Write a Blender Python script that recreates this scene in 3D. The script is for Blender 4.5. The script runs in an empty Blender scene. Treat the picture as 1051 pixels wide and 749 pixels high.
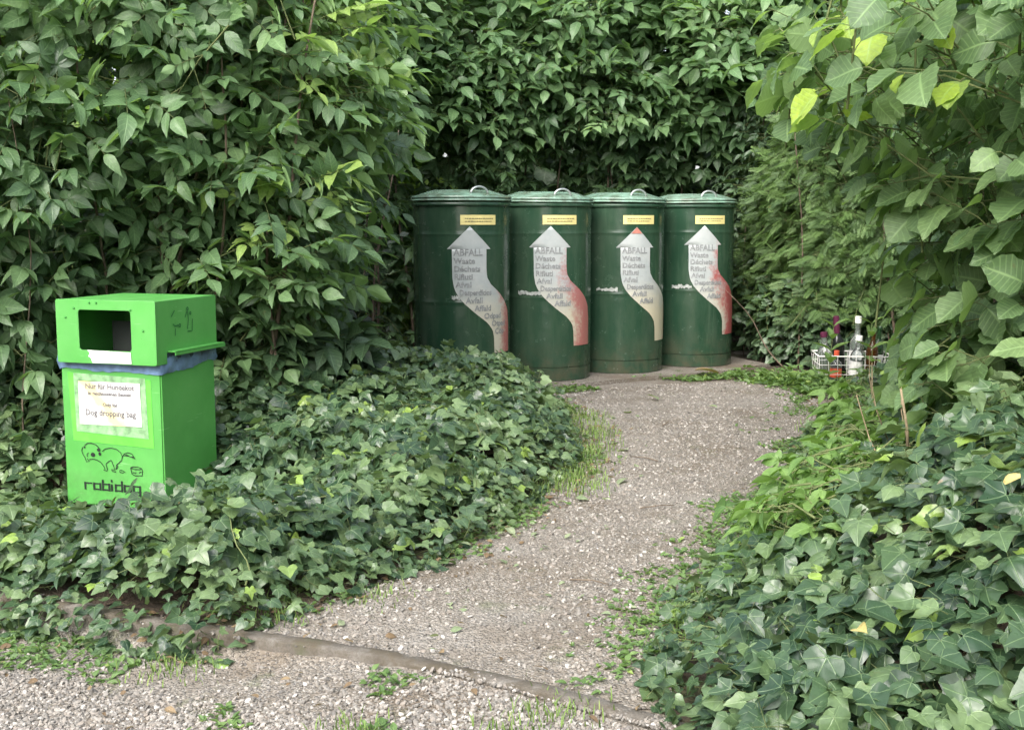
import bpy, bmesh, math, random
import numpy as np
from mathutils import Vector, Matrix

R = np.random.default_rng(7)
random.seed(7)
PI = math.pi
scene = bpy.context.scene
COL = scene.collection

# ------------------------------------------------------------------ helpers
def tag(o, label=None, cat=None, group=None, kind=None):
    if label: o['label'] = label
    if cat: o['category'] = cat
    if group: o['group'] = group
    if kind: o['kind'] = kind
    return o

def empty(name, loc=(0, 0, 0), rz=0.0):
    o = bpy.data.objects.new(name, None)
    o.empty_display_size = 0.1
    o.location = loc
    o.rotation_euler = (0, 0, rz)
    COL.objects.link(o)
    return o

def link(name, me, mat=None, parent=None, loc=None):
    o = bpy.data.objects.new(name, me)
    if mat is not None:
        if isinstance(mat, (list, tuple)):
            for m in mat: me.materials.append(m)
        else:
            me.materials.append(mat)
    COL.objects.link(o)
    if parent: o.parent = parent
    if loc is not None: o.location = loc
    return o

def np_mesh(name, V, T, uv=None, rnd=None, smooth=True):
    """triangles mesh from arrays; uv per vertex, rnd per vertex"""
    me = bpy.data.meshes.new(name)
    V = np.asarray(V, np.float32); T = np.asarray(T, np.int32)
    me.vertices.add(len(V)); me.vertices.foreach_set('co', V.ravel())
    n = len(T)
    me.loops.add(n * 3); me.loops.foreach_set('vertex_index', T.ravel())
    me.polygons.add(n)
    me.polygons.foreach_set('loop_start', np.arange(0, n * 3, 3, dtype=np.int32))
    me.polygons.foreach_set('use_smooth', np.full(n, smooth, dtype=bool))
    if uv is not None:
        l = me.uv_layers.new(name='UVMap')
        l.data.foreach_set('uv', np.asarray(uv, np.float32)[T.ravel()].ravel())
    if rnd is not None:
        a = me.attributes.new('rnd', 'FLOAT', 'POINT')
        a.data.foreach_set('value', np.asarray(rnd, np.float32))
    me.update(calc_edges=True); me.validate()
    return me

def bm_mesh(name, bm, smooth=False):
    me = bpy.data.meshes.new(name)
    bm.normal_update()
    bm.to_mesh(me); bm.free()
    if smooth:
        for p in me.polygons: p.use_smooth = True
    return me

def nrm(a):
    return a / (np.linalg.norm(a, axis=-1, keepdims=True) + 1e-9)

_nd = {}
def noise(p, seed=0, freq=1.0):
    """smooth pseudo noise -1..1 on (N,3) points"""
    if seed not in _nd:
        r = np.random.default_rng(1000 + seed)
        d = nrm(r.normal(size=(9, 3))) * r.uniform(.6, 2.2, (9, 1))
        _nd[seed] = (d, r.uniform(0, 6.28, 9))
    d, ph = _nd[seed]
    p = np.asarray(p)
    return np.sin(p @ (d.T * freq * 3.0) + ph).mean(axis=1) * 2.0

class Acc:
    """collects triangle soup pieces for one mesh"""
    def __init__(s): s.V = []; s.T = []; s.U = []; s.A = []; s.n = 0
    def add(s, V, T, U=None, A=None):
        V = np.asarray(V, np.float32).reshape(-1, 3)
        s.V.append(V); s.T.append(np.asarray(T, np.int64).reshape(-1, 3) + s.n)
        s.U.append(np.zeros((len(V), 2), np.float32) if U is None else U)
        s.A.append(np.zeros(len(V), np.float32) if A is None else A)
        s.n += len(V)
    def mesh(s, name, smooth=True):
        return np_mesh(name, np.concatenate(s.V), np.concatenate(s.T), np.concatenate(s.U), np.concatenate(s.A), smooth)

def tube(acc, pts, rad, sides=5, rnd=0.5):
    pts = np.asarray(pts, float); n = len(pts)
    rad = np.broadcast_to(np.asarray(rad, float), (n,))
    t = nrm(np.gradient(pts, axis=0))
    up = np.array([0.13, 0.21, 1.0]) if abs(t[0, 2]) < .9 else np.array([1.0, .2, .1])
    a = nrm(np.cross(t, up)); b = np.cross(t, a)
    th = np.linspace(0, 2 * PI, sides, endpoint=False)
    V = pts[:, None] + rad[:, None, None] * (np.cos(th)[None, :, None] * a[:, None] + np.sin(th)[None, :, None] * b[:, None])
    T = []
    for i in range(n - 1):
        for j in range(sides):
            k = (j + 1) % sides
            p, q, r_, s_ = i * sides + j, i * sides + k, (i + 1) * sides + k, (i + 1) * sides + j
            T += [(p, q, r_), (p, r_, s_)]
    for j in range(1, sides - 1):
        T += [(0, j + 1, j), ((n - 1) * sides, (n - 1) * sides + j, (n - 1) * sides + j + 1)]
    acc.add(V.reshape(-1, 3), T, None, np.full(n * sides, rnd))

def many_tubes(acc, P, rad, sides=3, rnd=0.5):
    """P (N,K,3) polylines, rad (K,) ; vectorised"""
    N, K, _ = P.shape
    if N == 0: return
    t = nrm(np.gradient(P, axis=1))
    ref = np.array([0.31, 0.52, 0.8])
    a = nrm(np.cross(t, ref)); b = np.cross(t, a)
    th = np.linspace(0, 2 * PI, sides, endpoint=False)
    rad = np.asarray(rad, float).reshape(1, K, 1, 1)
    V = P[:, :, None] + rad * (np.cos(th)[None, None, :, None] * a[:, :, None] + np.sin(th)[None, None, :, None] * b[:, :, None])
    T = []
    for i in range(K - 1):
        for j in range(sides):
            k = (j + 1) % sides
            p, q, r_, s_ = i * sides + j, i * sides + k, (i + 1) * sides + k, (i + 1) * sides + j
            T += [(p, q, r_), (p, r_, s_)]
    T = np.array(T)
    TT = (T[None] + (np.arange(N) * K * sides)[:, None, None])
    acc.add(V.reshape(-1, 3), TT.reshape(-1, 3), None, np.full(N * K * sides, rnd))

# ------------------------------------------------------------------ leaf templates (y = base to tip, z = upper face)
def ovate(profile, fold, droop, across=(-1, -.5, 0, .5, 1), serr=0.0, corr=0.0, wave=0.0):
    n = len(profile); m = len(across)
    V = []; U = []
    for i, (t, w) in enumerate(profile):
        for a in across:
            ww = w
            if serr and abs(a) == 1: ww = w * (1 + serr * (1 if i % 2 else -1))
            x = a * ww
            z = fold * abs(x) - droop * t * t + corr * math.sin((t - abs(a) * .22) * 2 * PI * 5.5) * abs(a) * (1 - .4 * abs(a))
            z += wave * math.sin(t * 7 + a * 2)
            V.append((x, t, z)); U.append((a, t))
    T = []
    for i in range(n - 1):
        for j in range(m - 1):
            p, q, r_, s_ = i * m + j, i * m + j + 1, (i + 1) * m + j + 1, (i + 1) * m + j
            T += [(p, q, r_), (p, r_, s_)]
    return np.array(V, np.float32), np.array(T), np.array(U, np.float32)

P_OV = [(0, .015), (.08, .13), (.22, .235), (.4, .27), (.58, .235), (.75, .15), (.88, .06), (1.0, .004)]
P_NARROW = [(0, .015), (.1, .09), (.25, .15), (.45, .17), (.65, .13), (.82, .07), (1.0, .004)]
P_HAZ = [(0, .02), (.05, .22), (.13, .34), (.25, .43), (.37, .46), (.5, .47), (.62, .44), (.73, .36), (.82, .25), (.9, .12), (1.0, .005)]
P_ELD = [(0, .012), (.07, .10), (.2, .205), (.36, .25), (.52, .24), (.68, .18), (.82, .085), (.92, .03), (1.0, .003)]
ELD = [ovate(P_ELD, f, d, serr=.04, wave=w) for f, d, w in ((.35, .22, .012), (.12, .30, .02), (.55, .10, .015), (.25, .55, .012), (.2, .05, .02))]
OV = [ovate(P_OV, f, d, wave=w) for f, d, w in ((.35, .22, .012), (.15, .35, .02), (.5, .12, .015), (.25, .5, .01))]
NAR = [ovate(P_NARROW, f, d, wave=w) for f, d, w in ((.4, .25, .01), (.2, .4, .015), (.5, .1, .01))]
LAU = [ovate(P_OV, f, d) for f, d in ((.25, .12), (.12, .2), (.4, .08))]
HAZ = [ovate(P_HAZ, f, d, across=(-1, -.7, -.35, 0, .35, .7, 1), serr=.05, corr=.022, wave=w)
       for f, d, w in ((.12, .2, .02), (.25, .3, .015), (.05, .42, .03), (.3, .1, .02))]

def radial(outline, c, bend, fold, wave, ph):
    o = np.array(outline, float)
    rings = [np.array(c)[None] + (o - np.array(c)) * s for s in (.5, 1.0)]
    xy = np.concatenate([np.array([c])] + rings)
    r2 = (xy[:, 0]) ** 2 + (xy[:, 1] - c[1]) ** 2
    ang = np.arctan2(xy[:, 0], xy[:, 1] - c[1])
    z = -bend * r2 + fold * np.abs(xy[:, 0]) + wave * np.sqrt(r2) * np.sin(ang * 5 + ph)
    V = np.column_stack([xy, z]); n = len(o)
    T = []
    for i in range(n):
        j = (i + 1) % n
        T += [(0, 1 + j, 1 + i)]
        T += [(1 + i, 1 + j, 1 + n + j), (1 + i, 1 + n + j, 1 + n + i)]
    # outlines run clockwise seen from +z -> flip so that the normal is +z
    T = [(a, c_, b) for a, b, c_ in T]
    T = np.array(T)
    v = V[T]; nz = np.cross(v[:, 1] - v[:, 0], v[:, 2] - v[:, 0])[:, 2].mean()
    if nz < 0: T = T[:, ::-1]
    return V.astype(np.float32), T, xy.astype(np.float32)

def sym(half):
    return half + [(-x, y) for x, y in reversed(half[1:-1])]
IVY_A = sym([(0, 0), (.10, -.13), (.27, -.22), (.42, -.15), (.43, .02), (.50, .17), (.63, .31), (.44, .38), (.28, .43), (.22, .60), (.12, .80), (0, 1)])
IVY_B = sym([(0, 0), (.15, -.16), (.36, -.16), (.47, .0), (.53, .2), (.46, .36), (.32, .52), (.17, .78), (0, 1)])
IVY_D = sym([(0, .0), (.17, -.14), (.38, -.12), (.5, .06), (.52, .26), (.46, .44), (.34, .58), (.22, .76), (.1, .9), (0, .97)])
IVY_C = sym([(0, -.02), (.14, -.18), (.38, -.2), (.52, -.02), (.6, .18), (.55, .33), (.36, .42), (.25, .6), (.12, .84), (0, 1)])
IVY = [radial(o, (0, .22), b, f, w, p) for o, b, f, w, p in
       ((IVY_A, .25, .10, .05, 0), (IVY_A, -.12, .22, .06, 1.5), (IVY_B, .3, .05, .03, 2), (IVY_B, .1, .28, .04, .4),
        (IVY_C, .2, .15, .06, 3), (IVY_C, .42, .02, .07, 4), (IVY_A, .7, .12, .10, 5), (IVY_D, .25, .12, .05, 1), (IVY_D, -.35, .3, .10, 2.2), (IVY_D, .5, .0, .04, 3.3), (IVY_C, -.15, .3, .08, .7))]

def thuja_spray():
    V = []; T = []; U = []
    def strip(p0, p1, w):
        p0 = np.array(p0); p1 = np.array(p1); d = p1 - p0
        s = np.array([-d[1], d[0], 0]); s = s / (np.linalg.norm(s) + 1e-9) * w
        m = p0 + d * .45 + np.array([0, 0, .012])
        k = len(V)
        V.extend([p0, m - s, p1, m + s]); U.extend([(0, 0), (-1, .5), (0, 1), (1, .5)])
        T.extend([(k, k + 1, k + 2), (k, k + 2, k + 3)])
    strip((0, 0, 0), (0, 1, -.15), .018)
    for i in range(7):
        t = .12 + i * .12
        L = .42 * (1 - t * .6)
        for s in (-1, 1):
            b = np.array([0, t, -.15 * t * t]); e = b + np.array([s * L * .7, L * .75, -.06 - random.random() * .05])
            strip(b, e, .018)
            for u in (.35, .65):
                q = b + (e - b) * u
                strip(q, q + np.array([s * .03, .15 * (1.2 - u), -.03]), .016)
                strip(q, q + np.array([s * .14 * (1.2 - u), .02, -.03]), .016)
    return np.array(V, np.float32), np.array(T), np.array(U, np.float32)
THU = [thuja_spray(), thuja_spray()]

def place(acc, temps, P, D, N, S, A):
    """instances of templates: P pos, D tip direction, N approx. normal, S length, A random value"""
    P = np.asarray(P, float); D = nrm(np.asarray(D, float)); N = np.asarray(N, float)
    Z = nrm(N - (N * D).sum(1, keepdims=True) * D)
    X = np.cross(D, Z)
    pick = R.integers(0, len(temps), len(P))
    for k, (V, T, U) in enumerate(temps):
        m = pick == k
        if not m.any(): continue
        n = m.sum()
        W = (P[m][:, None] + S[m][:, None, None] * (V[None, :, 0:1] * X[m][:, None] * R.uniform(.88, 1.12, (n, 1, 1)) + V[None, :, 1:2] * D[m][:, None] + V[None, :, 2:3] * Z[m][:, None]))
        acc.add(W.reshape(-1, 3), (T[None] + (np.arange(n) * len(V))[:, None, None]).reshape(-1, 3),
                np.tile(U, (n, 1)), np.repeat(A[m], len(V)))

# ------------------------------------------------------------------ materials
def new_mat(name):
    m = bpy.data.materials.new(name); m.use_nodes = True
    nt = m.node_tree
    for n in list(nt.nodes): nt.nodes.remove(n)
    return m, nt, nt.nodes, nt.links

class G:
    """small node-graph helper"""
    def __init__(s, nt): s.nt = nt; s.x = 0
    def n(s, t, **kw):
        q = s.nt.nodes.new(t)
        for k, v in kw.items(): setattr(q, k, v)
        return q
    def l(s, a, b): s.nt.links.new(a, b)
    def setin(s, sock, v):
        if isinstance(v, bpy.types.NodeSocket): s.l(v, sock)
        else: sock.default_value = v
    def math(s, op, a, b=0.0, c=None, clamp=False):
        q = s.n('ShaderNodeMath', operation=op, use_clamp=clamp)
        s.setin(q.inputs[0], a); s.setin(q.inputs[1], b)
        if c is not None: s.setin(q.inputs[2], c)
        return q.outputs[0]
    def mix(s, f, a, b, mode='MIX'):
        q = s.n('ShaderNodeMix', data_type='RGBA', blend_type=mode)
        s.setin(q.inputs[0], f); s.setin(q.inputs[6], col(a)); s.setin(q.inputs[7], col(b))
        return q.outputs[2]
    def ramp(s, f, stops, interp='LINEAR'):
        q = s.n('ShaderNodeValToRGB'); q.color_ramp.interpolation = interp
        e = q.color_ramp.elements
        while len(e) < len(stops): e.new(0.5)
        for i, (p, c) in enumerate(stops):
            e[i].position = p; e[i].color = col(c)
        s.setin(q.inputs[0], f)
        return q.outputs[0]
    def noise(s, scale, detail=3, rough=.55, vec=None, kind='Object'):
        q = s.n('ShaderNodeTexNoise'); q.inputs['Scale'].default_value = scale
        q.inputs['Detail'].default_value = detail; q.inputs['Roughness'].default_value = rough
        if vec is None:
            if not hasattr(s, 'tc'): s.tc = s.n('ShaderNodeTexCoord')
            vec = s.tc.outputs[kind]
        s.l(vec, q.inputs['Vector'])
        return q.outputs['Fac']
    def mr(s, v, a, b, c=0.0, d=1.0):
        q = s.n('ShaderNodeMapRange'); s.setin(q.inputs[0], v)
        for i, x in enumerate((a, b, c, d)): q.inputs[1 + i].default_value = x
        return q.outputs[0]

def col(c):
    if isinstance(c, bpy.types.NodeSocket): return c
    if len(c) == 3: return (c[0], c[1], c[2], 1.0)
    return c

def simple(name, c, rough=.5, metal=0.0, var=.12, scale=8.0, bump=0.0, bscale=60.0, spec=.5, coat=0.0):
    m, nt, N, L = new_mat(name); g = G(nt)
    b = g.n('ShaderNodeBsdfPrincipled'); o = g.n('ShaderNodeOutputMaterial'); g.l(b.outputs[0], o.inputs[0])
    f = g.noise(scale, 4)
    c0 = tuple(x * (1 - var) for x in c); c1 = tuple(min(1, x * (1 + var)) for x in c)
    g.l(g.ramp(f, [(.3, c0), (.7, c1)]), b.inputs['Base Color'])
    b.inputs['Roughness'].default_value = rough; b.inputs['Metallic'].default_value = metal
    b.inputs['Specular IOR Level'].default_value = spec
    b.inputs['Coat Weight'].default_value = coat
    if bump:
        bp = g.n('ShaderNodeBump'); bp.inputs['Strength'].default_value = bump; bp.inputs['Distance'].default_value = .005
        g.l(g.noise(bscale, 4), bp.inputs['Height']); g.l(bp.outputs[0], b.inputs['Normal'])
    return m

def leaf_mat(name, dark, mid, light, young=None, rough=.42, veins='pinnate', vein=.35, transl=.28, nv=7.0, spec=.5, brown=False):
    m, nt, N, L = new_mat(name); g = G(nt)
    at = g.n('ShaderNodeAttribute', attribute_name='rnd'); rv = at.outputs['Fac']
    stops = [(0.0, dark), (.45, mid), (.86, light)]
    if young: stops += [(.93, light), (.97, young)]
    base = g.ramp(rv, stops)
    uvn = g.n('ShaderNodeUVMap'); uvn.uv_map = 'UVMap'
    sep = g.n('ShaderNodeSeparateXYZ'); g.l(uvn.outputs[0], sep.inputs[0])
    u, v = sep.outputs[0], sep.outputs[1]
    au = g.math('ABSOLUTE', u)
    if veins == 'pinnate':
        ph = g.math('FRACT', g.math('SUBTRACT', g.math('MULTIPLY', v, nv), g.math('MULTIPLY', au, 1.6)))
        d = g.math('ABSOLUTE', g.math('SUBTRACT', ph, .5))
        side = g.math('MULTIPLY', g.mr(d, .0, .16, 1.0, 0.0), .6)
        mid_ = g.mr(au, .02, .10, 1.0, 0.0)
        vf = g.math('MAXIMUM', side, mid_)
    elif veins == 'palmate':
        ang = g.math('ARCTAN2', u, g.math('ADD', v, .02))
        ph = g.math('FRACT', g.math('ADD', g.math('DIVIDE', ang, .98), .5))
        d = g.math('ABSOLUTE', g.math('SUBTRACT', ph, .5))
        r_ = g.math('SQRT', g.math('ADD', g.math('MULTIPLY', u, u), g.math('MULTIPLY', v, v)))
        dd = g.math('MULTIPLY', d, r_)
        vf = g.mr(dd, .004, .022, 1.0, 0.0)
    else:
        vf = 0.0
    nz = g.noise(55, 3)
    base = g.mix(g.mr(nz, .35, .7, 0, .35), base, tuple(x * .6 for x in dark))
    pale = tuple(min(1, x * 1.9 + .03) for x in light)
    if veins: base = g.mix(g.math('MULTIPLY', vf, vein), base, pale)
    spots = g.mr(g.noise(23, 2), .70, .74, 0, .75)
    spots = g.math('MULTIPLY', spots, g.mr(rv, .2, .3, 1.0, .15))
    base = g.mix(spots, base, (.13, .085, .03))
    geo = g.n('ShaderNodeNewGeometry')
    back = g.mix(.55, base, tuple(min(1, x * 1.5 + .02) for x in light))
    base = g.mix(geo.outputs['Backfacing'], base, back)
    b = g.n('ShaderNodeBsdfPrincipled')
    g.l(base, b.inputs['Base Color'])
    rr = g.math('ADD', g.mr(nz, .3, .7, rough - .06, rough + .12), g.math('MULTIPLY', geo.outputs['Backfacing'], .25))
    g.l(rr, b.inputs['Roughness'])
    b.inputs['Specular IOR Level'].default_value = spec
    bp = g.n('ShaderNodeBump'); bp.inputs['Strength'].default_value = .35; bp.inputs['Distance'].default_value = .004
    if veins: g.l(g.math('ADD', g.math('MULTIPLY', vf, -.8), g.math('MULTIPLY', nz, .6)), bp.inputs['Height'])
    else: g.l(nz, bp.inputs['Height'])
    g.l(bp.outputs[0], b.inputs['Normal'])
    tr = g.n('ShaderNodeBsdfTranslucent')
    tc = g.mix(1.0, base, (1.25, 1.35, .6, 1), 'MULTIPLY')
    g.l(tc, tr.inputs['Color'])
    mx = g.n('ShaderNodeMixShader'); mx.inputs[0].default_value = transl
    g.l(b.outputs[0], mx.inputs[1]); g.l(tr.outputs[0], mx.inputs[2])
    o = g.n('ShaderNodeOutputMaterial'); g.l(mx.outputs[0], o.inputs[0])
    return m

M = {}
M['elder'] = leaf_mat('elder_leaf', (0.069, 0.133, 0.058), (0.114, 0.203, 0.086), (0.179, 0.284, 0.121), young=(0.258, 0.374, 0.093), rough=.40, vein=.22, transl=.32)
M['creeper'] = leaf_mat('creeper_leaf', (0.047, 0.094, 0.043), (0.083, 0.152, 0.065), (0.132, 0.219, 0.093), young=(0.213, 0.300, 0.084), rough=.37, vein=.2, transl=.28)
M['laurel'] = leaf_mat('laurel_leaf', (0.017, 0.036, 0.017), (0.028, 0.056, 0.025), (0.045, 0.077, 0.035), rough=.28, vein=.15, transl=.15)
M['bramble'] = leaf_mat('bramble_leaf', (0.034, 0.068, 0.033), (0.060, 0.109, 0.052), (0.092, 0.152, 0.073), rough=.34, vein=.35, transl=.2, nv=8)
M['hazel'] = leaf_mat('hazel_leaf', (0.078, 0.143, 0.058), (0.125, 0.209, 0.084), (0.185, 0.280, 0.112), young=(0.370, 0.503, 0.065), rough=.46, vein=.38, nv=8.0, transl=.36)
M['ivy'] = leaf_mat('ivy_leaf', (.022, .050, .026), (.058, .106, .048), (.138, .205, .088), young=(.22, .33, .065), rough=.30, veins='palmate', vein=.30, transl=.18)
M['thuja'] = leaf_mat('thuja_leaf', (0.050, 0.102, 0.033), (0.084, 0.155, 0.047), (0.134, 0.225, 0.065), rough=.5, veins=None, transl=.25)
M['mixed'] = leaf_mat('undergrowth_leaf', (.07, .14, .04), (.12, .22, .055), (.18, .30, .08), young=(.28, .40, .08), rough=.45, vein=.25, transl=.32)
M['weed'] = leaf_mat('weed_leaf', (.06, .12, .035), (.10, .18, .05), (.15, .24, .07), young=(.24, .33, .08), rough=.5, vein=.2)
M['grass'] = leaf_mat('grass_blade', (.055, .11, .025), (.10, .175, .035), (.15, .225, .055), young=(.3, .28, .14), rough=.5, veins=None, transl=.35)
M['far'] = leaf_mat('far_leaf', (.10, .18, .03), (.16, .27, .045), (.24, .36, .07), rough=.5, vein=.15, transl=.45)

def bark(name, a, b):
    m, nt, N, L = new_mat(name); g = G(nt)
    p = g.n('ShaderNodeBsdfPrincipled'); o = g.n('ShaderNodeOutputMaterial'); g.l(p.outputs[0], o.inputs[0])
    g.l(g.ramp(g.noise(25, 5), [(.3, a), (.7, b)]), p.inputs['Base Color'])
    p.inputs['Roughness'].default_value = .85
    bp = g.n('ShaderNodeBump'); bp.inputs['Strength'].default_value = .5; bp.inputs['Distance'].default_value = .004
    g.l(g.noise(90, 4), bp.inputs['Height']); g.l(bp.outputs[0], p.inputs['Normal'])
    return m
M['bark'] = bark('grey_brown_bark', (.07, .05, .035), (.17, .13, .09))
M['stem_green'] = bark('green_stem', (.07, .10, .03), (.14, .16, .06))
M['stem_red'] = bark('reddish_stem', (.13, .06, .035), (.20, .12, .06))
M['stem_dry'] = bark('dry_stem', (.15, .115, .065), (.27, .215, .13))

# dog waste bin footprint (used to keep plants out)
DB_YAW = -math.radians(17.5)
DBX = np.array([math.cos(DB_YAW), math.sin(DB_YAW)]); DBY = np.array([-math.sin(DB_YAW), math.cos(DB_YAW)])
DB_W, DB_D, DB_Z = .485, .405, .05
DB_A = np.array([-1.434, 4.73])
DB_C = DB_A - DBX * DB_W / 2 + DBY * DB_D / 2
# ------------------------------------------------------------------ ground shapes
KERB = np.array([(-6.0, 5.9), (-3.4, 4.65), (-1.65, 3.78), (-1.18, 3.55), (-.78, 3.40), (-.54, 3.31), (-.145, 3.12), (.295, 2.83), (1.2, 2.2), (3.0, .95)])
IVL = np.array([(-3.6, 4.68), (-1.65, 3.72), (-1.18, 3.46), (-.84, 3.40), (-.42, 3.92), (-.04, 4.75), (.24, 5.7), (.36, 6.6), (.28, 7.4), (.12, 8.05), (-.55, 8.15), (-1.4, 8.4), (-3.6, 8.4)])
IVR = np.array([(.50, 1.9), (.42, 2.75), (.50, 3.4), (.75, 4.0), (1.18, 5.0), (1.62, 6.2), (2.1, 7.3), (2.7, 7.8), (3.8, 8.1), (3.8, 1.9)])
PATHL = np.array([(-1.0, 3.47), (-.62, 3.75), (-.25, 4.2), (.05, 4.85), (.36, 5.8), (.46, 6.8), (.38, 7.6), (.1, 8.3)])
PATHR = np.array([(.40, 2.9), (.50, 3.4), (.74, 4.0), (1.12, 5.0), (1.55, 6.2), (2.0, 7.4), (2.2, 8.3), (2.0, 9.2)])

def seg_dist(p, poly, closed=False):
    p = np.asarray(p)[:, :2]; best = np.full(len(p), 1e9)
    n = len(poly)
    for i in range(n if closed else n - 1):
        a = poly[i]; b = poly[(i + 1) % n]; d = b - a
        t = np.clip(((p - a) @ d) / (d @ d), 0, 1)
        best = np.minimum(best, np.linalg.norm(p - (a + t[:, None] * d), axis=1))
    return best

def inside(p, poly):
    x, y = np.asarray(p)[:, 0], np.asarray(p)[:, 1]
    c = np.zeros(len(x), bool); n = len(poly); j = n - 1
    for i in range(n):
        xi, yi = poly[i]; xj, yj = poly[j]
        c ^= ((yi > y) != (yj > y)) & (x < (xj - xi) * (y - yi) / (yj - yi + 1e-12) + xi)
        j = i
    return c

def sd_in(p, poly):
    d = seg_dist(p, poly, True)
    return np.where(inside(p, poly), d, -d)

def sstep(x, a, b):
    t = np.clip((x - a) / (b - a), 0, 1); return t * t * (3 - 2 * t)

def kerb_side(p):
    """positive = behind the kerb (path side)"""
    x = p[:, 0]
    return p[:, 1] - np.interp(x, KERB[:, 0], KERB[:, 1])

def ground_h(p):
    p = np.asarray(p); q = np.column_stack([p[:, 0], p[:, 1], np.zeros(len(p))])
    s = kerb_side(p)
    low = -.010 - .060 * sstep(-p[:, 0], .25, 1.2)
    h = np.where(s > 0, 0.0, low)
    h = low + (0 - low) * sstep(s, -.10, .02)
    near = np.clip(1.5 - np.abs(p[:, 0]) * .1, .2, 1)
    h = h + .012 * noise(q, 3, 1.2) * near + .004 * noise(q, 4, 5)
    # compacted path hollow
    return h

def mound_l(p):
    q = np.column_stack([p[:, 0], p[:, 1], np.zeros(len(p))])
    d = sd_in(p, IVL)
    base = .25 + .05 * sstep(p[:, 1], 5.2, 7.0) + .10 * sstep(-p[:, 0], .2, 1.0) * sstep(p[:, 1], 5.0, 6.6)
    base = base * (1 - .35 * sstep(-p[:, 0], .8, 1.6) * (1 - sstep(p[:, 1], 4.6, 5.4)))
    r = p - DB_C; fa = r @ DBX; fb = r @ DBY
    base = base * (1 - .88 * sstep(-fb, -.35, .0) * (1 - sstep(-fb, .45, .90)) * (1 - sstep(np.abs(fa + .02), .28, .62)))
    dd = np.clip(d, 0, 9)
    return np.where(d > 0, base * np.sqrt(np.clip(dd / .42, 0, 1)) * (1 + np.clip(.30 * noise(q, 5, 1.3), -.3, .4)) + np.maximum(.07 * noise(q, 6, 3.2), -.03) * sstep(dd, 0, .3) * (base > .12), 0)

def mound_r(p):
    q = np.column_stack([p[:, 0], p[:, 1], np.zeros(len(p))])
    d = np.clip(sd_in(p, IVR), 0, 9)
    d = np.where(p[:, 0] > 2.2, np.maximum(d, .6), d)
    base = .20 * np.sqrt(np.clip(d / .25, 0, 1)) + .42 * sstep(d, .15, 1.1)
    base = base * (1 - .35 * sstep(p[:, 1], 5.0, 7.0))
    return base * (1 + .22 * noise(q, 7, 1.3)) + .06 * noise(q, 8, 3.2) * sstep(d, 0, .3)

# --- ground sheet: fine in view, coarse to the horizon
def grid_mesh(name, xs, ys, hf, mat, kind='structure', mask=None, uvs=False):
    X, Y = np.meshgrid(xs, ys); p = np.column_stack([X.ravel(), Y.ravel()])
    z = hf(p); V = np.column_stack([p, z]); nx = len(xs)
    i, j = np.meshgrid(np.arange(len(xs) - 1), np.arange(len(ys) - 1))
    a = (j * nx + i).ravel(); T = np.concatenate([np.column_stack([a, a + 1, a + nx + 1]), np.column_stack([a, a + nx + 1, a + nx])])
    if mask is not None:
        c = V[T].mean(1); T = T[mask(c)]
        used = np.unique(T); mp = np.full(len(V), -1); mp[used] = np.arange(len(used)); V = V[used]; T = mp[T]
    me = np_mesh(name, V, T)
    o = link(name, me, mat); tag(o, kind=kind)
    return o

def gravel_mat(name, soil, moss, dens, stones=True):
    m, nt, N, L = new_mat(name); g = G(nt)
    p = g.n('ShaderNodeBsdfPrincipled'); o = g.n('ShaderNodeOutputMaterial'); g.l(p.outputs[0], o.inputs[0])
    tc = g.n('ShaderNodeTexCoord'); g.tc = tc
    wr = g.n('ShaderNodeTexVoronoi'); wr.inputs['Scale'].default_value = 95; wr.inputs['Randomness'].default_value = 1
    g.l(tc.outputs['Object'], wr.inputs['Vector'])
    sep = g.n('ShaderNodeSeparateColor'); g.l(wr.outputs['Color'], sep.inputs[0])
    stone = g.ramp(sep.outputs[0], [(0, (.11, .105, .095)), (.25, (.18, .17, .15)), (.5, (.25, .232, .205)), (.75, (.23, .202, .17)), (.93, (.36, .34, .31)), (1, (.44, .42, .39))])
    w2 = g.n('ShaderNodeTexVoronoi'); w2.inputs['Scale'].default_value = 210; g.l(tc.outputs['Object'], w2.inputs['Vector'])
    sep2 = g.n('ShaderNodeSeparateColor'); g.l(w2.outputs['Color'], sep2.inputs[0])
    grit = g.ramp(sep2.outputs[1], [(0, (.11, .094, .073)), (.5, (.195, .17, .136)), (.9, (.29, .262, .225)), (1, (.45, .43, .40))])
    edge = g.mr(wr.outputs['Distance'], .25, .55, 1, 0)
    big = g.noise(2.2, 5, .6)
    cover = g.math('MULTIPLY', edge, g.mr(g.math('ADD', g.noise(9, 4), g.math('MULTIPLY', big, .8)), 1.05 - dens, 1.25 - dens, 0, 1))
    c = g.mix(cover, grit, stone)
    c = g.mix(g.mr(g.noise(2.3, 6, .7), .44, .62, 0, soil), c, (.135, .105, .072))
    c = g.mix(g.mr(g.noise(1.1, 3, .5), .45, .65, 0, .35), c, (.30, .285, .26))
    c = g.mix(g.mr(g.noise(4.3, 6, .7), .58, .68, 0, moss), c, (.07, .10, .025))
    g.l(c, p.inputs['Base Color']); p.inputs['Roughness'].default_value = .9
    bp = g.n('ShaderNodeBump'); bp.inputs['Strength'].default_value = .9; bp.inputs['Distance'].default_value = .012
    hgt = g.math('ADD', g.math('MULTIPLY', edge, .7), g.math('MULTIPLY', sep2.outputs[0], .35))
    g.l(hgt, bp.inputs['Height']); g.l(bp.outputs[0], p.inputs['Normal'])
    return m
M['lot'] = gravel_mat('loose_gravel', .8, .4, .30)
M['path'] = gravel_mat('trodden_gravel', .7, .35, .25)
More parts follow.
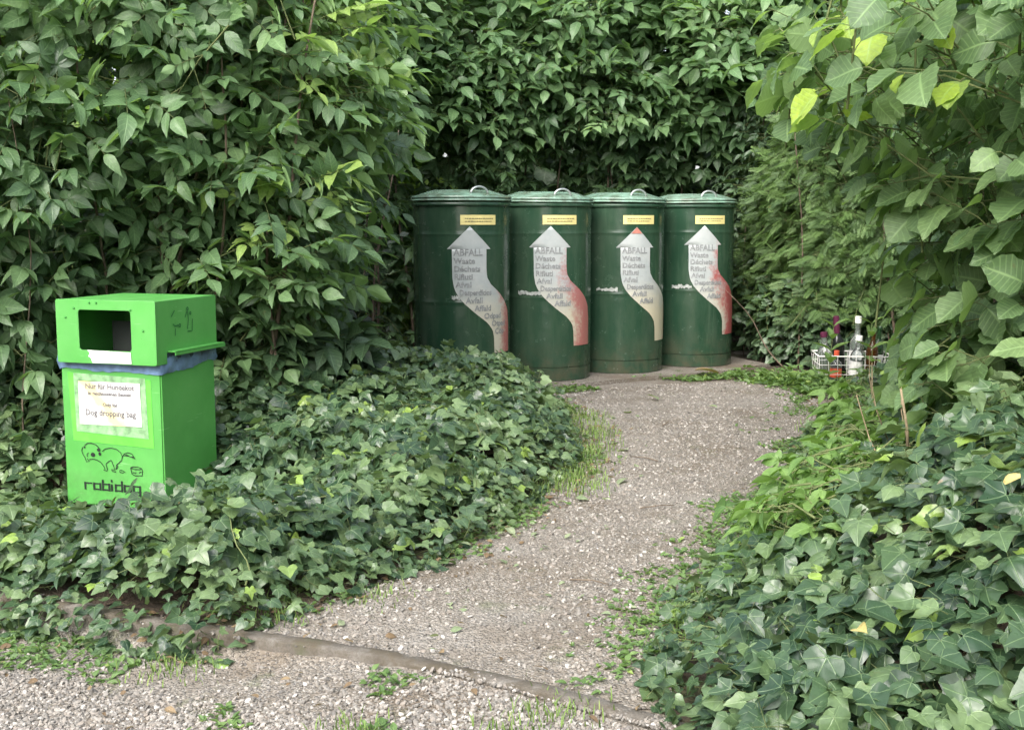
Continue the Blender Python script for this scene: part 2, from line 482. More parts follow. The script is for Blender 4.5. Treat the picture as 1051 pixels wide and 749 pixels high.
def soil_mat():
    m, nt, N, L = new_mat('dark_soil'); g = G(nt)
    p = g.n('ShaderNodeBsdfPrincipled'); o = g.n('ShaderNodeOutputMaterial'); g.l(p.outputs[0], o.inputs[0])
    c = g.ramp(g.noise(30, 6, .7), [(.3, (.03, .022, .015)), (.55, (.07, .05, .033)), (.75, (.12, .09, .06))])
    c = g.mix(g.mr(g.noise(5, 5), .55, .65, 0, .5), c, (.05, .07, .02))
    g.l(c, p.inputs['Base Color']); p.inputs['Roughness'].default_value = .95
    bp = g.n('ShaderNodeBump'); bp.inputs['Strength'].default_value = .8; bp.inputs['Distance'].default_value = .02
    g.l(g.noise(60, 5), bp.inputs['Height']); g.l(bp.outputs[0], p.inputs['Normal'])
    return m
M['soil'] = soil_mat()

def axis(a, b, step, far):
    core = np.arange(a, b + 1e-6, step)
    ext = np.cumsum(step * 1.6 ** np.arange(1, 40)); ext = ext[ext < far]
    return np.concatenate([a - ext[::-1], core, b + ext])
grid_mesh('ground', axis(-2.6, 2.8, .03, 220), axis(2.3, 9.5, .03, 220), ground_h, M['lot'])

PATHPOLY = np.concatenate([PATHL, PATHR[::-1]])
def path_mask(c):
    q = np.column_stack([c[:, 0], c[:, 1], np.zeros(len(c))])
    return (sd_in(c, PATHPOLY) + .10 * noise(q, 11, 2.5) > -.04) & (kerb_side(c) > .012)
grid_mesh('path', np.arange(-1.4, 2.8, .04), np.arange(2.7, 9.4, .04), lambda p: ground_h(p) + .004 + .010 * sstep(sd_in(p, PATHPOLY), 0, .25) * sstep(kerb_side(p), .05, .4), M['path'], mask=path_mask)

def bed_mask_l(c): return (sd_in(c, IVL) > -.02) & (kerb_side(c) > .05)
grid_mesh('soil_bed', np.arange(-3.7, .6, .05), np.arange(3.3, 8.6, .05), lambda p: ground_h(p) * (kerb_side(p) > 0) + .006 + np.clip(mound_l(p) - .15, 0, 1) * .8 * sstep(kerb_side(p), .08, .5), M['soil'], mask=bed_mask_l)
def bed_mask_r(c): return sd_in(c, IVR) > -.02
grid_mesh('soil_bed', np.arange(.3, 3.8, .05), np.arange(1.9, 8.2, .05), lambda p: ground_h(p) + .006 + np.clip(mound_r(p) - .12, 0, 1) * .85, M['soil'], mask=bed_mask_r)
# soil under the hedges at the back
grid_mesh('soil_bed', np.arange(-4.5, 5.0, .1), np.arange(9.1, 14, .1), lambda p: ground_h(p) + .007, M['soil'],
          mask=lambda c: (c[:, 1] > 9.3 + .25 * np.sin(c[:, 0] * 3)) )

# --- kerb
def make_kerb():
    m, nt, N, L = new_mat('old_concrete'); g = G(nt)
    p = g.n('ShaderNodeBsdfPrincipled'); o = g.n('ShaderNodeOutputMaterial'); g.l(p.outputs[0], o.inputs[0])
    c = g.ramp(g.noise(14, 6, .7), [(.3, (.11, .095, .075)), (.5, (.185, .165, .138)), (.7, (.26, .24, .21))])
    c = g.mix(g.mr(g.noise(160, 4, .7), .45, .65, 0, .6), c, (.09, .08, .065))
    c = g.mix(g.mr(g.noise(6, 5, .7), .44, .58, 0, .85), c, (.10, .08, .05))
    c = g.mix(g.mr(g.noise(5.0, 4), .60, .70, 0, .6), c, (.08, .10, .04))
    g.l(c, p.inputs['Base Color']); p.inputs['Roughness'].default_value = .9
    bp = g.n('ShaderNodeBump'); bp.inputs['Strength'].default_value = .6; bp.inputs['Distance'].default_value = .01
    bp.inputs['Strength'].default_value = 1.0
    g.l(g.noise(120, 8, .8), bp.inputs['Height']); g.l(bp.outputs[0], p.inputs['Normal'])
    M['concrete'] = m
    # dense centre line
    k = KERB; pts = []
    for i in range(len(k) - 1):
        n = max(2, int(np.linalg.norm(k[i + 1] - k[i]) / .04))
        for j in range(n): pts.append(k[i] + (k[i + 1] - k[i]) * j / n)
    pts = np.array(pts + [k[-1]])
    # smooth the corners
    for _ in range(12): pts[1:-1] = pts[:-2] * .25 + pts[1:-1] * .5 + pts[2:] * .25
    t = nrm(np.gradient(pts, axis=0)); nn = np.column_stack([t[:, 1], -t[:, 0]])   # towards camera
    prof = [(.032, -.2), (.031, .004), (.027, .0105), (.0, .0115), (-.023, .0105), (-.029, .004), (-.030, -.2)]
    V = []; 
    for i in range(len(pts)):
        wob = noise(np.array([[pts[i, 0], pts[i, 1], 0]]), 14, 3)[0]
        wob2 = noise(np.array([[pts[i, 0], pts[i, 1], 1]]), 15, 12)[0]
        for (a, z) in prof:
            q = pts[i] + nn[i] * (a + .006 * wob + .004 * wob2 * (a > 0))
            zz = .005 * float(sstep(np.array([q[0]]), -.9, -.3)[0]) if z > -.1 else 0
            V.append((q[0], q[1], zz + z + .008 * wob + (.004 * wob2 if z > 0 else 0)))
    n = len(prof); T = []
    for i in range(len(pts) - 1):
        for j in range(n - 1):
            a, b, c_, d = i * n + j, i * n + j + 1, (i + 1) * n + j + 1, (i + 1) * n + j
            T += [(a, d, c_), (a, c_, b)]
    o = link('kerb', np_mesh('kerb', V, T), m); tag(o, kind='structure')
make_kerb()

# --- gravel stones as real pebbles (uncountable)
def pebbles(name, P, S, mat):
    ico = bmesh.new(); bmesh.ops.create_icosphere(ico, subdivisions=1, radius=1.0)
    bv = np.array([v.co[:] for v in ico.verts]); bt = np.array([[v.index for v in f.verts] for f in ico.faces]); ico.free()
    acc = Acc(); K = 6
    pick = R.integers(0, K, len(P))
    for k in range(K):
        m = pick == k; n = m.sum()
        if not n: continue
        v = bv * R.uniform(.75, 1.25, (len(bv), 1)) * R.uniform(.75, 1.2, (1, 3)) * np.array([1, 1, .62])
        a = R.uniform(0, 6.28, n); ca, sa = np.cos(a), np.sin(a)
        Rm = np.zeros((n, 3, 3)); Rm[:, 0, 0] = ca; Rm[:, 0, 1] = -sa; Rm[:, 1, 0] = sa; Rm[:, 1, 1] = ca; Rm[:, 2, 2] = 1
        ti = R.normal(0, .35, (n, 2)); Rm[:, 2, 0] += ti[:, 0]; Rm[:, 2, 1] += ti[:, 1]
        W = P[m][:, None] + S[m][:, None, None] * np.einsum('nij,vj->nvi', Rm, v)
        acc.add(W.reshape(-1, 3), (bt[None] + (np.arange(n) * len(v))[:, None, None]).reshape(-1, 3), None, np.repeat(R.random(n), len(v)))
    o = link(name, acc.mesh(name, smooth=False), mat)
    return o

def stone_mat():
    m, nt, N, L = new_mat('pebble'); g = G(nt)
    p = g.n('ShaderNodeBsdfPrincipled'); o = g.n('ShaderNodeOutputMaterial'); g.l(p.outputs[0], o.inputs[0])
    at = g.n('ShaderNodeAttribute', attribute_name='rnd')
    c = g.ramp(at.outputs['Fac'], [(0, (.10, .095, .088)), (.2, (.155, .146, .130)), (.45, (.222, .207, .185)), (.65, (.207, .18, .152)), (.82, (.31, .29, .258)), (.95, (.35, .33, .30)), (1, (.44, .42, .39))])
    c = g.mix(g.mr(g.noise(120, 3), .4, .7, 0, .4), c, (.17, .145, .115))
    g.l(c, p.inputs['Base Color']); p.inputs['Roughness'].default_value = .75
    return m
M['pebble'] = stone_mat()

def scatter_stones():
    n = 90000
    y = 2.55 + (R.random(n) ** 1.25) * 1.6; x = R.uniform(-2.1, 1.3, n)
    p = np.column_stack([x, y])
    s = kerb_side(p); q = np.column_stack([x, y, np.zeros(n)])
    # thinner near the kerb on the left where soil and weeds show
    keep = (s < -.035 + .05 * noise(q, 23, 4) * (x > -.7) + .03 * sstep(x, -.55, -.25) + .10 * (noise(q, 25, 2.2) > .35)) & (R.random(n) < np.clip(.92 - .93 * sstep(s, -.60, -.22) * sstep(-x, -.1, .6) + .25 * noise(q, 21, 2.0), .08, 1))
    keep &= sd_in(p, IVR) < -.02
    p = p[keep]; S = .0035 + .0055 * R.random(len(p)) ** 2.2
    z = np.maximum(ground_h(p), np.where(np.abs(kerb_side(p)) < .05, .008, -9)) + S * .25
    o = pebbles('gravel', np.column_stack([p, z]), S, M['pebble']); tag(o, 'loose grey and pinkish gravel in front of the kerb', kind='stuff')
    # path
    n = 70000
    y = 2.8 + 6.3 * R.random(n) ** 1.5; x = R.uniform(-1.1, 2.3, n)
    p = np.column_stack([x, y]); q = np.column_stack([x, y, np.zeros(n)])
    d = sd_in(p, PATHPOLY)
    keep = (kerb_side(p) > .03 + .05 * noise(q, 24, 4)) & (d > -.02) & (R.random(n) < np.clip(.45 + .5 * noise(q, 22, 1.4) + .3 * sstep(p[:, 1], 4.0, 6), .05, 1))
    keep &= sd_in(p, IVL) < .03
    p = p[keep]; S = .0035 + .005 * R.random(len(p)) ** 2
    z = ground_h(p) + .004 + .010 * sstep(sd_in(p, PATHPOLY), 0, .25) * sstep(kerb_side(p), .05, .4) + S * .2
    o = pebbles('gravel', np.column_stack([p, z]), S, M['pebble']); tag(o, 'fine trodden gravel on the curving path', kind='stuff')
scatter_stones()

# ------------------------------------------------------------------ compound leaves
UP = np.array([0, 0, 1.0])
def pinnate(P, D, N, L, pairs=2, ang=62, size=.5, droop=.45):
    """returns leaflet pos, dir, normal, length, parent index ; plus rachis polylines"""
    D = nrm(D); Z = nrm(N - (N * D).sum(1, keepdims=True) * D); X = np.cross(D, Z)
    n = len(P); pos = []; dr = []; no = []; ln = []; pid = []
    end = P + D * L[:, None] - UP * (L * .12)[:, None]
    def at(t): return P + D * (L * t)[:, None] - UP * (L * .12 * t * t)[:, None]
    for k in range(pairs):
        t = .42 + .5 * k / max(1, pairs - .3)
        for s in (-1, 1):
            a = np.radians(ang + R.normal(0, 9, n))
            d = D * np.cos(a)[:, None] + X * (s * np.sin(a))[:, None] - UP * (droop * R.uniform(.5, 1.3, n))[:, None]
            pos.append(at(t + R.normal(0, .02, n))); dr.append(d); no.append(Z + X * (s * -.25) + R.normal(0, .18, (n, 3)))
            ln.append(L * size * R.uniform(.8, 1.1, n) * (1 - .08 * (pairs - 1 - k))); pid.append(np.arange(n))
    d = D - UP * (droop * R.uniform(.6, 1.3, n))[:, None] + R.normal(0, .1, (n, 3))
    pos.append(at(1.0)); dr.append(d); no.append(Z + R.normal(0, .15, (n, 3))); ln.append(L * size * R.uniform(1.0, 1.25, n)); pid.append(np.arange(n))
    rach = np.stack([P, at(.35), at(.7), at(1.0)], 1)
    return np.concatenate(pos), np.concatenate(dr), np.concatenate(no), np.concatenate(ln), np.concatenate(pid), rach

def palmate(P, D, N, L, k=5, size=.62, droop=.35):
    D = nrm(D); Z = nrm(N - (N * D).sum(1, keepdims=True) * D); X = np.cross(D, Z)
    n = len(P); pos = []; dr = []; no = []; ln = []; pid = []
    hub = P + D * (L * .55)[:, None]
    for a0 in np.linspace(-1, 1, k):
        a = np.radians(a0 * (112 if k == 5 else 75) + R.normal(0, 8, n))
        d = D * np.cos(a)[:, None] + X * np.sin(a)[:, None] - UP * (droop * R.uniform(.4, 1.3, n))[:, None] * 1.0
        pos.append(hub); dr.append(d); no.append(Z + R.normal(0, .15, (n, 3)))
        ln.append(L * size * (1.05 - .38 * abs(a0)) * R.uniform(.88, 1.1, n)); pid.append(np.arange(n))
    return np.concatenate(pos), np.concatenate(dr), np.concatenate(no), np.concatenate(ln), np.concatenate(pid), np.stack([P, (P + hub) / 2, hub], 1)

def poly_at(poly, s):
    poly = np.asarray(poly, float)
    seg = np.linalg.norm(np.diff(poly, axis=0), axis=1); cum = np.concatenate([[0], np.cumsum(seg)])
    s = s * cum[-1]
    x = np.interp(s, cum, poly[:, 0]); y = np.interp(s, cum, poly[:, 1])
    e = .18
    x2 = np.interp(np.clip(s + e, 0, cum[-1]), cum, poly[:, 0]); y2 = np.interp(np.clip(s + e, 0, cum[-1]), cum, poly[:, 1])
    x1 = np.interp(np.clip(s - e, 0, cum[-1]), cum, poly[:, 0]); y1 = np.interp(np.clip(s - e, 0, cum[-1]), cum, poly[:, 1])
    d = nrm(np.column_stack([x2 - x1, y2 - y1]))
    return np.column_stack([x, y]), np.column_stack([d[:, 1], -d[:, 0]]), cum[-1]

def bush(name, label, cat, poly, z0, z1, twigs, depth, leafkind, temps, mat, L, stems=12, bulge=None, seed=30, amp=.16,
         per=4, twl=.35, up=.55, outw=.7, droop=.45, pairs=2, stem_r=.012, stem_mat='bark', keep=None, youngf=None, group=None, zpow=1.0, size=None, top=True, sdeep=.0, nj=.28):
    root = empty(name, (*np.asarray(poly, float).mean(0), 0)); tag(root, label, cat, group)
    off = np.array(root.location)
    n = twigs
    s = R.random(n); z = z0 + (z1 - z0) * R.random(n) ** zpow
    xy, o2, length = poly_at(poly, s)
    q = np.column_stack([xy, z])
    b = bulge(z, s) if bulge else 0
    din = -depth * R.random(n) ** 1.6
    fr = (din > -depth * .3)
    ofs = amp * noise(q, seed, 1.1) + amp * .5 * noise(q, seed + 1, 2.6) + b + din
    O = np.column_stack([o2, np.zeros(n)])
    if top:   # near the top twigs point up
        tt = sstep(z, z1 - .5, z1)[:, None]; O = nrm(O * (1 - .7 * tt) + UP * tt)
    P = np.column_stack([xy + o2 * ofs[:, None], z])
    if keep is not None:
        k = keep(P); P, O, q, din = P[k], O[k], q[k], din[k]; n = len(P)
    Ot = nrm(O + R.normal(0, .45, (n, 3)) + UP * .25)
    B = P - Ot * twl * R.uniform(.7, 1.3, (n, 1))
    B[:, 2] = np.maximum(B[:, 2], .03)
    mid = (P + B) / 2 + UP * .03
    tw = Acc(); many_tubes(tw, np.stack([B, mid, P], 1), [.0045, .0035, .002], 4)
    fol = Acc()
    LP = []; LD = []; LN = []; LA = []
    S = nrm(np.cross(Ot, UP) + 1e-6)
    tr = np.clip(.42 + .20 * R.normal(size=n) + .22 * noise(P, seed + 5, .9), 0, .92)
    for k in range(per):
        t = .35 + .65 * (k + .5 * R.random(n)) / max(1, per - .5)
        t = np.clip(t, 0, 1)[:, None]
        pos = B * (1 - t) ** 2 + 2 * mid * t * (1 - t) + P * t * t
        sd = (1 if k % 2 else -1)
        endf = (k == per - 1)
        d = Ot * (.9 if endf else .45) + S * (sd * (.2 if endf else .9)) + R.normal(0, .28, (n, 3)) - UP * R.uniform(0, .35, (n, 1))
        d = nrm(d + O * .25)
        N_ = UP * up + O * outw + R.normal(0, nj, (n, 3))
        LP.append(pos); LD.append(d); LN.append(N_); LA.append(np.clip(tr + .12 * R.normal(size=n), 0, .92))
    P_ = np.concatenate(LP); D_ = np.concatenate(LD); N_ = np.concatenate(LN); A_ = np.concatenate(LA)
    if youngf is not None:
        A_ = np.where(youngf(P_), R.uniform(.95, 1, len(A_)), A_)
    Ls = L * R.uniform(.62, 1.25, len(P_))
    if leafkind == 'pinnate':
        pos, d, no, ln, pid, rach = pinnate(P_, D_, N_, Ls, pairs, droop=droop, size=size or .5)
    elif leafkind == 'palmate' or leafkind == 'ternate':
        pos, d, no, ln, pid, rach = palmate(P_, D_, N_, Ls, 5 if leafkind == 'palmate' else 3, droop=droop, size=size or .62)
    else:
        pe = P_ + nrm(D_) * (Ls * .3)[:, None]
        rach = np.stack([P_, (P_ + pe) / 2 + UP * .004, pe], 1)
        pos, d, no, ln, pid = pe, D_ - UP * droop, N_, Ls, np.arange(len(P_))
    A = np.where(A_[pid] > .94, A_[pid], np.clip(A_[pid] + .08 * R.normal(size=len(pid)), 0, .92))
    place(fol, temps, pos, d, no, ln, A)
    many_tubes(tw, rach, np.linspace(.0026, .0014, rach.shape[1]), 3)
    # main stems
    st = Acc()
    for i in range(stems):
        ss = np.array([(i + .2 + .6 * R.random()) / stems])
        a, o_, _ = poly_at(poly, ss); a = a[0]; o_ = o_[0]
        h = z1 * R.uniform(.8, 1.0); k = 9; pts = []
        off0 = -R.uniform(.10, .55) * min(1, depth) - sdeep
        wx = R.normal(0, .18); ph = R.random() * 6
        for j in range(k):
            t = j / (k - 1)
            bb = float(bulge(np.array([h * t]), ss)[0]) if bulge else 0
            pts.append((a[0] + o_[0] * (off0 + bb * .9 * t) + wx * t + .03 * math.sin(ph + t * 7), a[1] + o_[1] * (off0 + bb * .9 * t) + .03 * math.cos(ph + t * 6), -.02 + h * t))
        tube(st, pts, np.linspace(stem_r * R.uniform(.7, 1.4), stem_r * .35, k), 6)
    for acc in (fol, tw, st):
        acc.V = [v - off.astype(np.float32) for v in acc.V]
    if stems: link('branches', st.mesh('branches'), M[stem_mat], root)
    link('twigs', tw.mesh('twigs'), M['stem_green'], root)
    link('foliage', fol.mesh('foliage'), mat, root)
    return root

def not_dogbin(P, mgn=.05, front=0.0):
    r = P[:, :2] - DB_C; a = r @ DBX; b = r @ DBY
    hit = (np.abs(a) < DB_W / 2 + mgn) & (b > -DB_D / 2 - mgn - front) & (b < DB_D / 2 + mgn) & (P[:, 2] < 1.05)
    return ~hit
BINS = [(-.37, 8.61), (.262, 9.12), (.882, 9.56), (1.525, 9.98)]
def not_bins(P, r=.47):
    k = np.ones(len(P), bool)
    for bx, by in BINS:
        k &= ~((np.hypot(P[:, 0] - bx, P[:, 1] - by) < r) & (P[:, 2] < 1.75))
        # keep the view onto the drums open
    return k

# left big shrub
LEFTP = [(-3.9, 4.9), (-2.6, 5.45), (-1.75, 5.62), (-1.12, 5.8), (-.95, 6.25), (-1.02, 7.0), (-1.35, 8.0)]
def lb(z, s): return -.20 + .34 * sstep(z, .5, 1.9)
bush('elder_shrub', 'tall pale green shrub with pinnate leaves behind the bright green dog waste bin', 'shrub', LEFTP, .30, 2.75, 1350, 1.0,
     'pinnate', ELD, M['elder'], .255, nj=.42, stems=44, pairs=3, youngf=lambda P: (noise(P, 79, 1.5) > .95) | ((P[:, 0] > -1.15) & (P[:, 2] > 1.95) & (R.random(len(P)) < .6)), bulge=lb, seed=30, per=4, twl=.45, droop=.22, size=.43, up=.65, keep=lambda P: not_dogbin(P, .14, .3) & ~((P[:, 2] < .50) & (P[:, 0] > -1.6) & (R.random(len(P)) < .6)), stem_r=.012)
# creeper at the left edge
bush('virginia_creeper', 'palmate leaved creeper hanging at the far left edge over the elder shrub', 'creeper', [(-3.0, 4.75), (-2.35, 5.15), (-2.0, 5.3)], .25, 1.9, 130, .35,
     'palmate', OV, M['creeper'], .20, stems=4, seed=34, per=3, droop=.5, keep=lambda P: not_dogbin(P, .2, .4), stem_r=.006)
# dark laurel left of the drums
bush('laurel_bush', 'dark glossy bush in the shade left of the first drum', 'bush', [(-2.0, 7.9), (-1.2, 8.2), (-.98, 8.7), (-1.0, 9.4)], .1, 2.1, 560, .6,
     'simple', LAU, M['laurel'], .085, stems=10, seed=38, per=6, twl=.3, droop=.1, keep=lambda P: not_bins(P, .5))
# hedge behind the drums: upper elder, lower creeper
BACKP = [(-2.2, 9.3), (-1.25, 10.25), (-.2, 10.85), (1.2, 11.0), (2.4, 10.95), (3.6, 10.5), (4.6, 9.8)]
def bb(z, s): return -.1 + .62 * sstep(z, 1.35, 2.5)
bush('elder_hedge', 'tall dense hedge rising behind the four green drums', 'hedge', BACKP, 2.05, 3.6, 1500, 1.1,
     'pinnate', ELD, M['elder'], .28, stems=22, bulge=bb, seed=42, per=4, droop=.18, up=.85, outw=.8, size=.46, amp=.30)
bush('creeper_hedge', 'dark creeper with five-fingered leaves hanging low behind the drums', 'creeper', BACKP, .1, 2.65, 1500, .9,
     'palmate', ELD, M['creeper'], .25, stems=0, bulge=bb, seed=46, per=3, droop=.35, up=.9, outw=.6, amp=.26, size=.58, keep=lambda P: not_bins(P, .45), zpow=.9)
# trees further back that close the view
bush('background_tree', 'sunlit yellow green tree beyond the hedge on the left', 'tree', [(-5.0, 9.6), (-3.0, 10.6), (-1.8, 11.4), (-.6, 12.2)], 0, 4.6, 1900, 1.0,
     'simple', HAZ, M['far'], .20, stems=6, seed=50, per=4, droop=.3, stem_r=.05)
bush('background_tree', 'dense tree filling the gap beyond the hedge on the right', 'tree', [(-1.6, 12.7), (-.4, 12.4), (1.5, 12.6), (3.5, 12.2), (5.5, 11.0)], 0, 4.4, 2400, 1.0,
     'simple', HAZ, M['creeper'], .22, stems=6, seed=52, per=4, droop=.3, stem_r=.05)
# unseen tree rows added behind the viewpoint to darken the sides of drum reflections
for pl, lb_ in (([(-3.2, -9), (-5, -7.5), (-8, -5.5), (-12, -2)], 'unseen row of trees added left behind the viewpoint for drum reflections'), ([(12, -3), (8, -6.5), (5.2, -8.5), (3.6, -10)], 'unseen row of trees added right behind the viewpoint for drum reflections')):
    bush('added_reflection_tree', lb_, 'tree', pl, .2, 5.0, 700, 1.0, 'simple', HAZ, M['creeper'], .36, stems=6, seed=55, per=4, droop=.3, stem_r=.06)
# thuja
bush('thuja_hedge', 'feathery conifer hedge to the right of the last drum', 'hedge', [(2.12, 10.6), (2.2, 9.85), (2.45, 9.4), (3.3, 9.0), (4.2, 8.5)], .45, 2.6, 3000, .4,
     'simple', THU, M['thuja'], .14, stems=8, seed=56, per=5, twl=.3, droop=.25, up=.25, outw=.9, amp=.12, keep=lambda P: not_bins(P, .5))
bush('climbing_ivy', 'dark ivy climbing low between the last drum and the bottle basket', 'ivy', [(2.0, 10.4), (2.18, 9.85), (2.5, 9.45), (3.2, 9.15)], .05, .72, 300, .2,
     'simple', IVY, M['bramble'], .075, stems=6, seed=58, per=4, twl=.2, droop=.5, up=.3, outw=.9, amp=.08, keep=lambda P: not_bins(P, .42), stem_r=.006)
bush('climbing_vine', 'dark small leaved vine climbing up between the hedge and the conifer', 'vine', [(1.75, 10.95), (2.02, 10.5), (2.2, 10.15)], .3, 2.9, 330, .3,
     'ternate', ELD, M['bramble'], .13, stems=3, seed=59, per=4, twl=.22, droop=.4, up=.5, outw=.7, amp=.12, keep=lambda P: not_bins(P, .45), stem_r=.006)
# right side
RMID = [(4.1, 8.8), (3.1, 7.7), (2.36, 6.5), (1.92, 5.5), (1.74, 4.7)]
def rb(z, s): return -.15 + .38 * sstep(z, .8, 2.0)
bush('bramble_thicket', 'thicket of mixed leaves on the right behind the hazel, beside the bottle basket', 'thicket', RMID, .15, 2.8, 900, 1.0,
     'ternate', OV, M['elder'], .20, stems=14, bulge=rb, seed=60, per=4, droop=.45, amp=.16, size=.6)
HZP = [(1.70, 4.95), (1.42, 4.5), (1.36, 4.0), (1.50, 3.55), (1.85, 3.2), (2.6, 2.9)]
def hb(z, s): return -.06 + .44 * sstep(z, .9, 1.85)
def yf(P): 
    return (np.linalg.norm(P - [.98, 4.05, 1.80], axis=1) < .26) | (np.linalg.norm(P - [1.32, 3.75, 1.68], axis=1) < .17) | (noise(P, 78, 2.6) > 1.05)
bush('hazel_bush', 'large hazel with broad serrated leaves overhanging the right edge of the path', 'bush', HZP, .28, 2.3, 640, .8,
     'simple', HAZ, M['hazel'], .116, stems=10, bulge=hb, seed=64, per=4, twl=.38, droop=.5, up=.45, outw=.75, stem_r=.007, stem_mat='stem_red', youngf=yf, sdeep=.42)

bush('hazel_seedling', 'low hazel shoots growing through the ivy right of the path', 'shrub', [(1.95, 5.7), (1.68, 5.0), (1.46, 4.4), (1.36, 3.9)], .36, .78, 90, .4,
     'simple', HAZ, M['hazel'], .095, stems=8, seed=84, per=4, twl=.25, droop=.3, up=.8, outw=.5, stem_r=.005, stem_mat='stem_dry', top=False, keep=lambda P: P[:, 0] > .325 * P[:, 1])
bush('mixed_undergrowth', 'pale mixed undergrowth rising from the ivy along the right edge of the path', 'undergrowth', [(1.80, 6.1), (1.42, 5.1), (1.10, 4.4), (.88, 3.8), (.74, 3.4)], .10, .40, 230, .35,
     'ternate', OV, M['mixed'], .135, stems=10, seed=86, per=4, twl=.2, droop=.25, up=.9, outw=.4, stem_r=.003, stem_mat='stem_green', top=False, amp=.12, youngf=lambda P: noise(P, 87, 2.5) > .8)
# ------------------------------------------------------------------ ivy ground cover
def ivy_bed(name, label, poly, hf, n, smin, smax, keepf, edge_out=.06):
    lo = poly.min(0); hi = poly.max(0)
    p = np.column_stack([R.uniform(lo[0] - .1, hi[0], n), R.uniform(lo[1] - .1, hi[1], n)])
    q = np.column_stack([p, np.zeros(n)])
    d = sd_in(p, poly)
    k = d > -edge_out * (1 + noise(q, 70, 2.5))
    p = p[k]; d = d[k]
    h = hf(p); e = .02
    gx = (hf(p + [e, 0]) - hf(p - [e, 0])) / (2 * e); gy = (hf(p + [0, e]) - hf(p - [0, e])) / (2 * e)
    g = np.column_stack([-gx, -gy, np.full(len(p), .9)]); g[:, :2] = np.clip(g[:, :2], -1.6, 1.6); g = nrm(g)
    gz = ground_h(p)
    lay = R.random(len(p)) ** 1.4
    dep = lay * np.minimum(.13, h * .85 + .01)
    P = np.column_stack([p, np.maximum(gz, -.09) + h + .015]) - g * dep[:, None] + g * (R.random((len(p), 1)) ** 5 * .11)
    P[:, 2] = np.maximum(P[:, 2], gz + .012)
    k = keepf(P); P, g, h, d = P[k], g[k], h[k], d[k]; n = len(P)
    out = np.column_stack([g[:, 0], g[:, 1], np.zeros(n)])
    a = R.uniform(0, 6.28, n)
    D = np.column_stack([np.cos(a), np.sin(a), np.zeros(n)]) * .7 + out * 1.1 + np.array([0, -.25, 0]) - UP * R.uniform(.0, .6, (n, 1))
    N_ = g + UP * .5 + np.array([0, -.25, 0]) + R.normal(0, .50, (n, 3))
    S = R.uniform(smin, smax, n) * (.65 + .35 * sstep(d, 0, .25)) * (.8 + .4 * R.random(n))
    q = P * 1.0
    A = np.clip(.42 + .28 * noise(q, 72, 1.5) + .26 * R.normal(size=n), 0, .92)
    A = np.where(R.random(n) < .022, R.uniform(.95, 1, n), A)
    acc = Acc(); place(acc, IVY, P, D, N_, S, A)
    # petioles and runners
    st = Acc()
    m = R.random(n) < .5
    b = P[m] - g[m] * .05 - D[m] * .02 + R.normal(0, .02, (m.sum(), 3)); b[:, 2] = np.maximum(b[:, 2], gz.min())
    many_tubes(st, np.stack([b, (b + P[m]) / 2 + R.normal(0, .006, (m.sum(), 3)), P[m]], 1), [.0014, .0012, .001], 3)
    for _ in range(70):
        q0 = p[R.integers(0, len(p))].copy(); a_ = R.uniform(0, 6.28); pl = []
        for k_ in range(9):
            zz = float(np.maximum(ground_h(q0[None])[0], -.09) + hf(q0[None])[0]) + .012 + .02 * R.random()
            pl.append((q0[0], q0[1], zz)); a_ += R.normal(0, .35); q0 = q0 + .055 * np.array([math.cos(a_), math.sin(a_)])
        pl = np.array(pl)
        if sd_in(pl, poly).min() > -.05 and not_dogbin(pl, .02).all() and not_bins(pl, .4).all(): tube(st, pl, np.linspace(.003, .0015, 9), 4)
    o = link(name, acc.mesh(name), M['ivy']); tag(o, label, kind='stuff')
    acc2 = link('stalks', st.mesh('stalks'), M['stem_green'], o)
    return o
ivy_bed('ivy_ground_cover', 'ivy carpet around the dog waste bin left of the path', IVL, mound_l, 34000, .042, .082, lambda P: not_dogbin(P, .02) & not_bins(P, .40) & (not_dogbin(P, -.03, .38) | (P[:, 2] < .065)))
ivy_bed('ivy_ground_cover', 'large leaved ivy mound right of the path', IVR, mound_r, 30000, .042, .082, lambda P: P[:, 1] > 1.95)

# bramble tangle on the ivy before the first drum
bush('bramble_bush', 'low bramble with large fingered leaves between the pale shrub and the first drum', 'bramble', [(-1.55, 5.9), (-1.1, 6.15), (-.78, 6.5)], .28, .62, 70, .45,
     'palmate', ELD, M['bramble'], .27, stems=7, seed=80, per=3, twl=.25, droop=.25, up=1.0, outw=.3, amp=.1, stem_r=.004, keep=lambda P: not_bins(P, .42), stem_mat='stem_red', top=False)

# ------------------------------------------------------------------ curves to mesh (lettering, plates)
def text_mesh(body, size, align='LEFT', spacing=1.0, bold=.0):
    c = bpy.data.curves.new('txt', 'FONT'); c.body = body; c.size = size; c.align_x = align; c.space_character = spacing
    c.resolution_u = 2; c.offset = bold
    o = bpy.data.objects.new('txt', c); COL.objects.link(o)
    dg = bpy.context.evaluated_depsgraph_get()
    me = bpy.data.meshes.new_from_object(o.evaluated_get(dg))
    bpy.data.objects.remove(o); bpy.data.curves.remove(c)
    return me

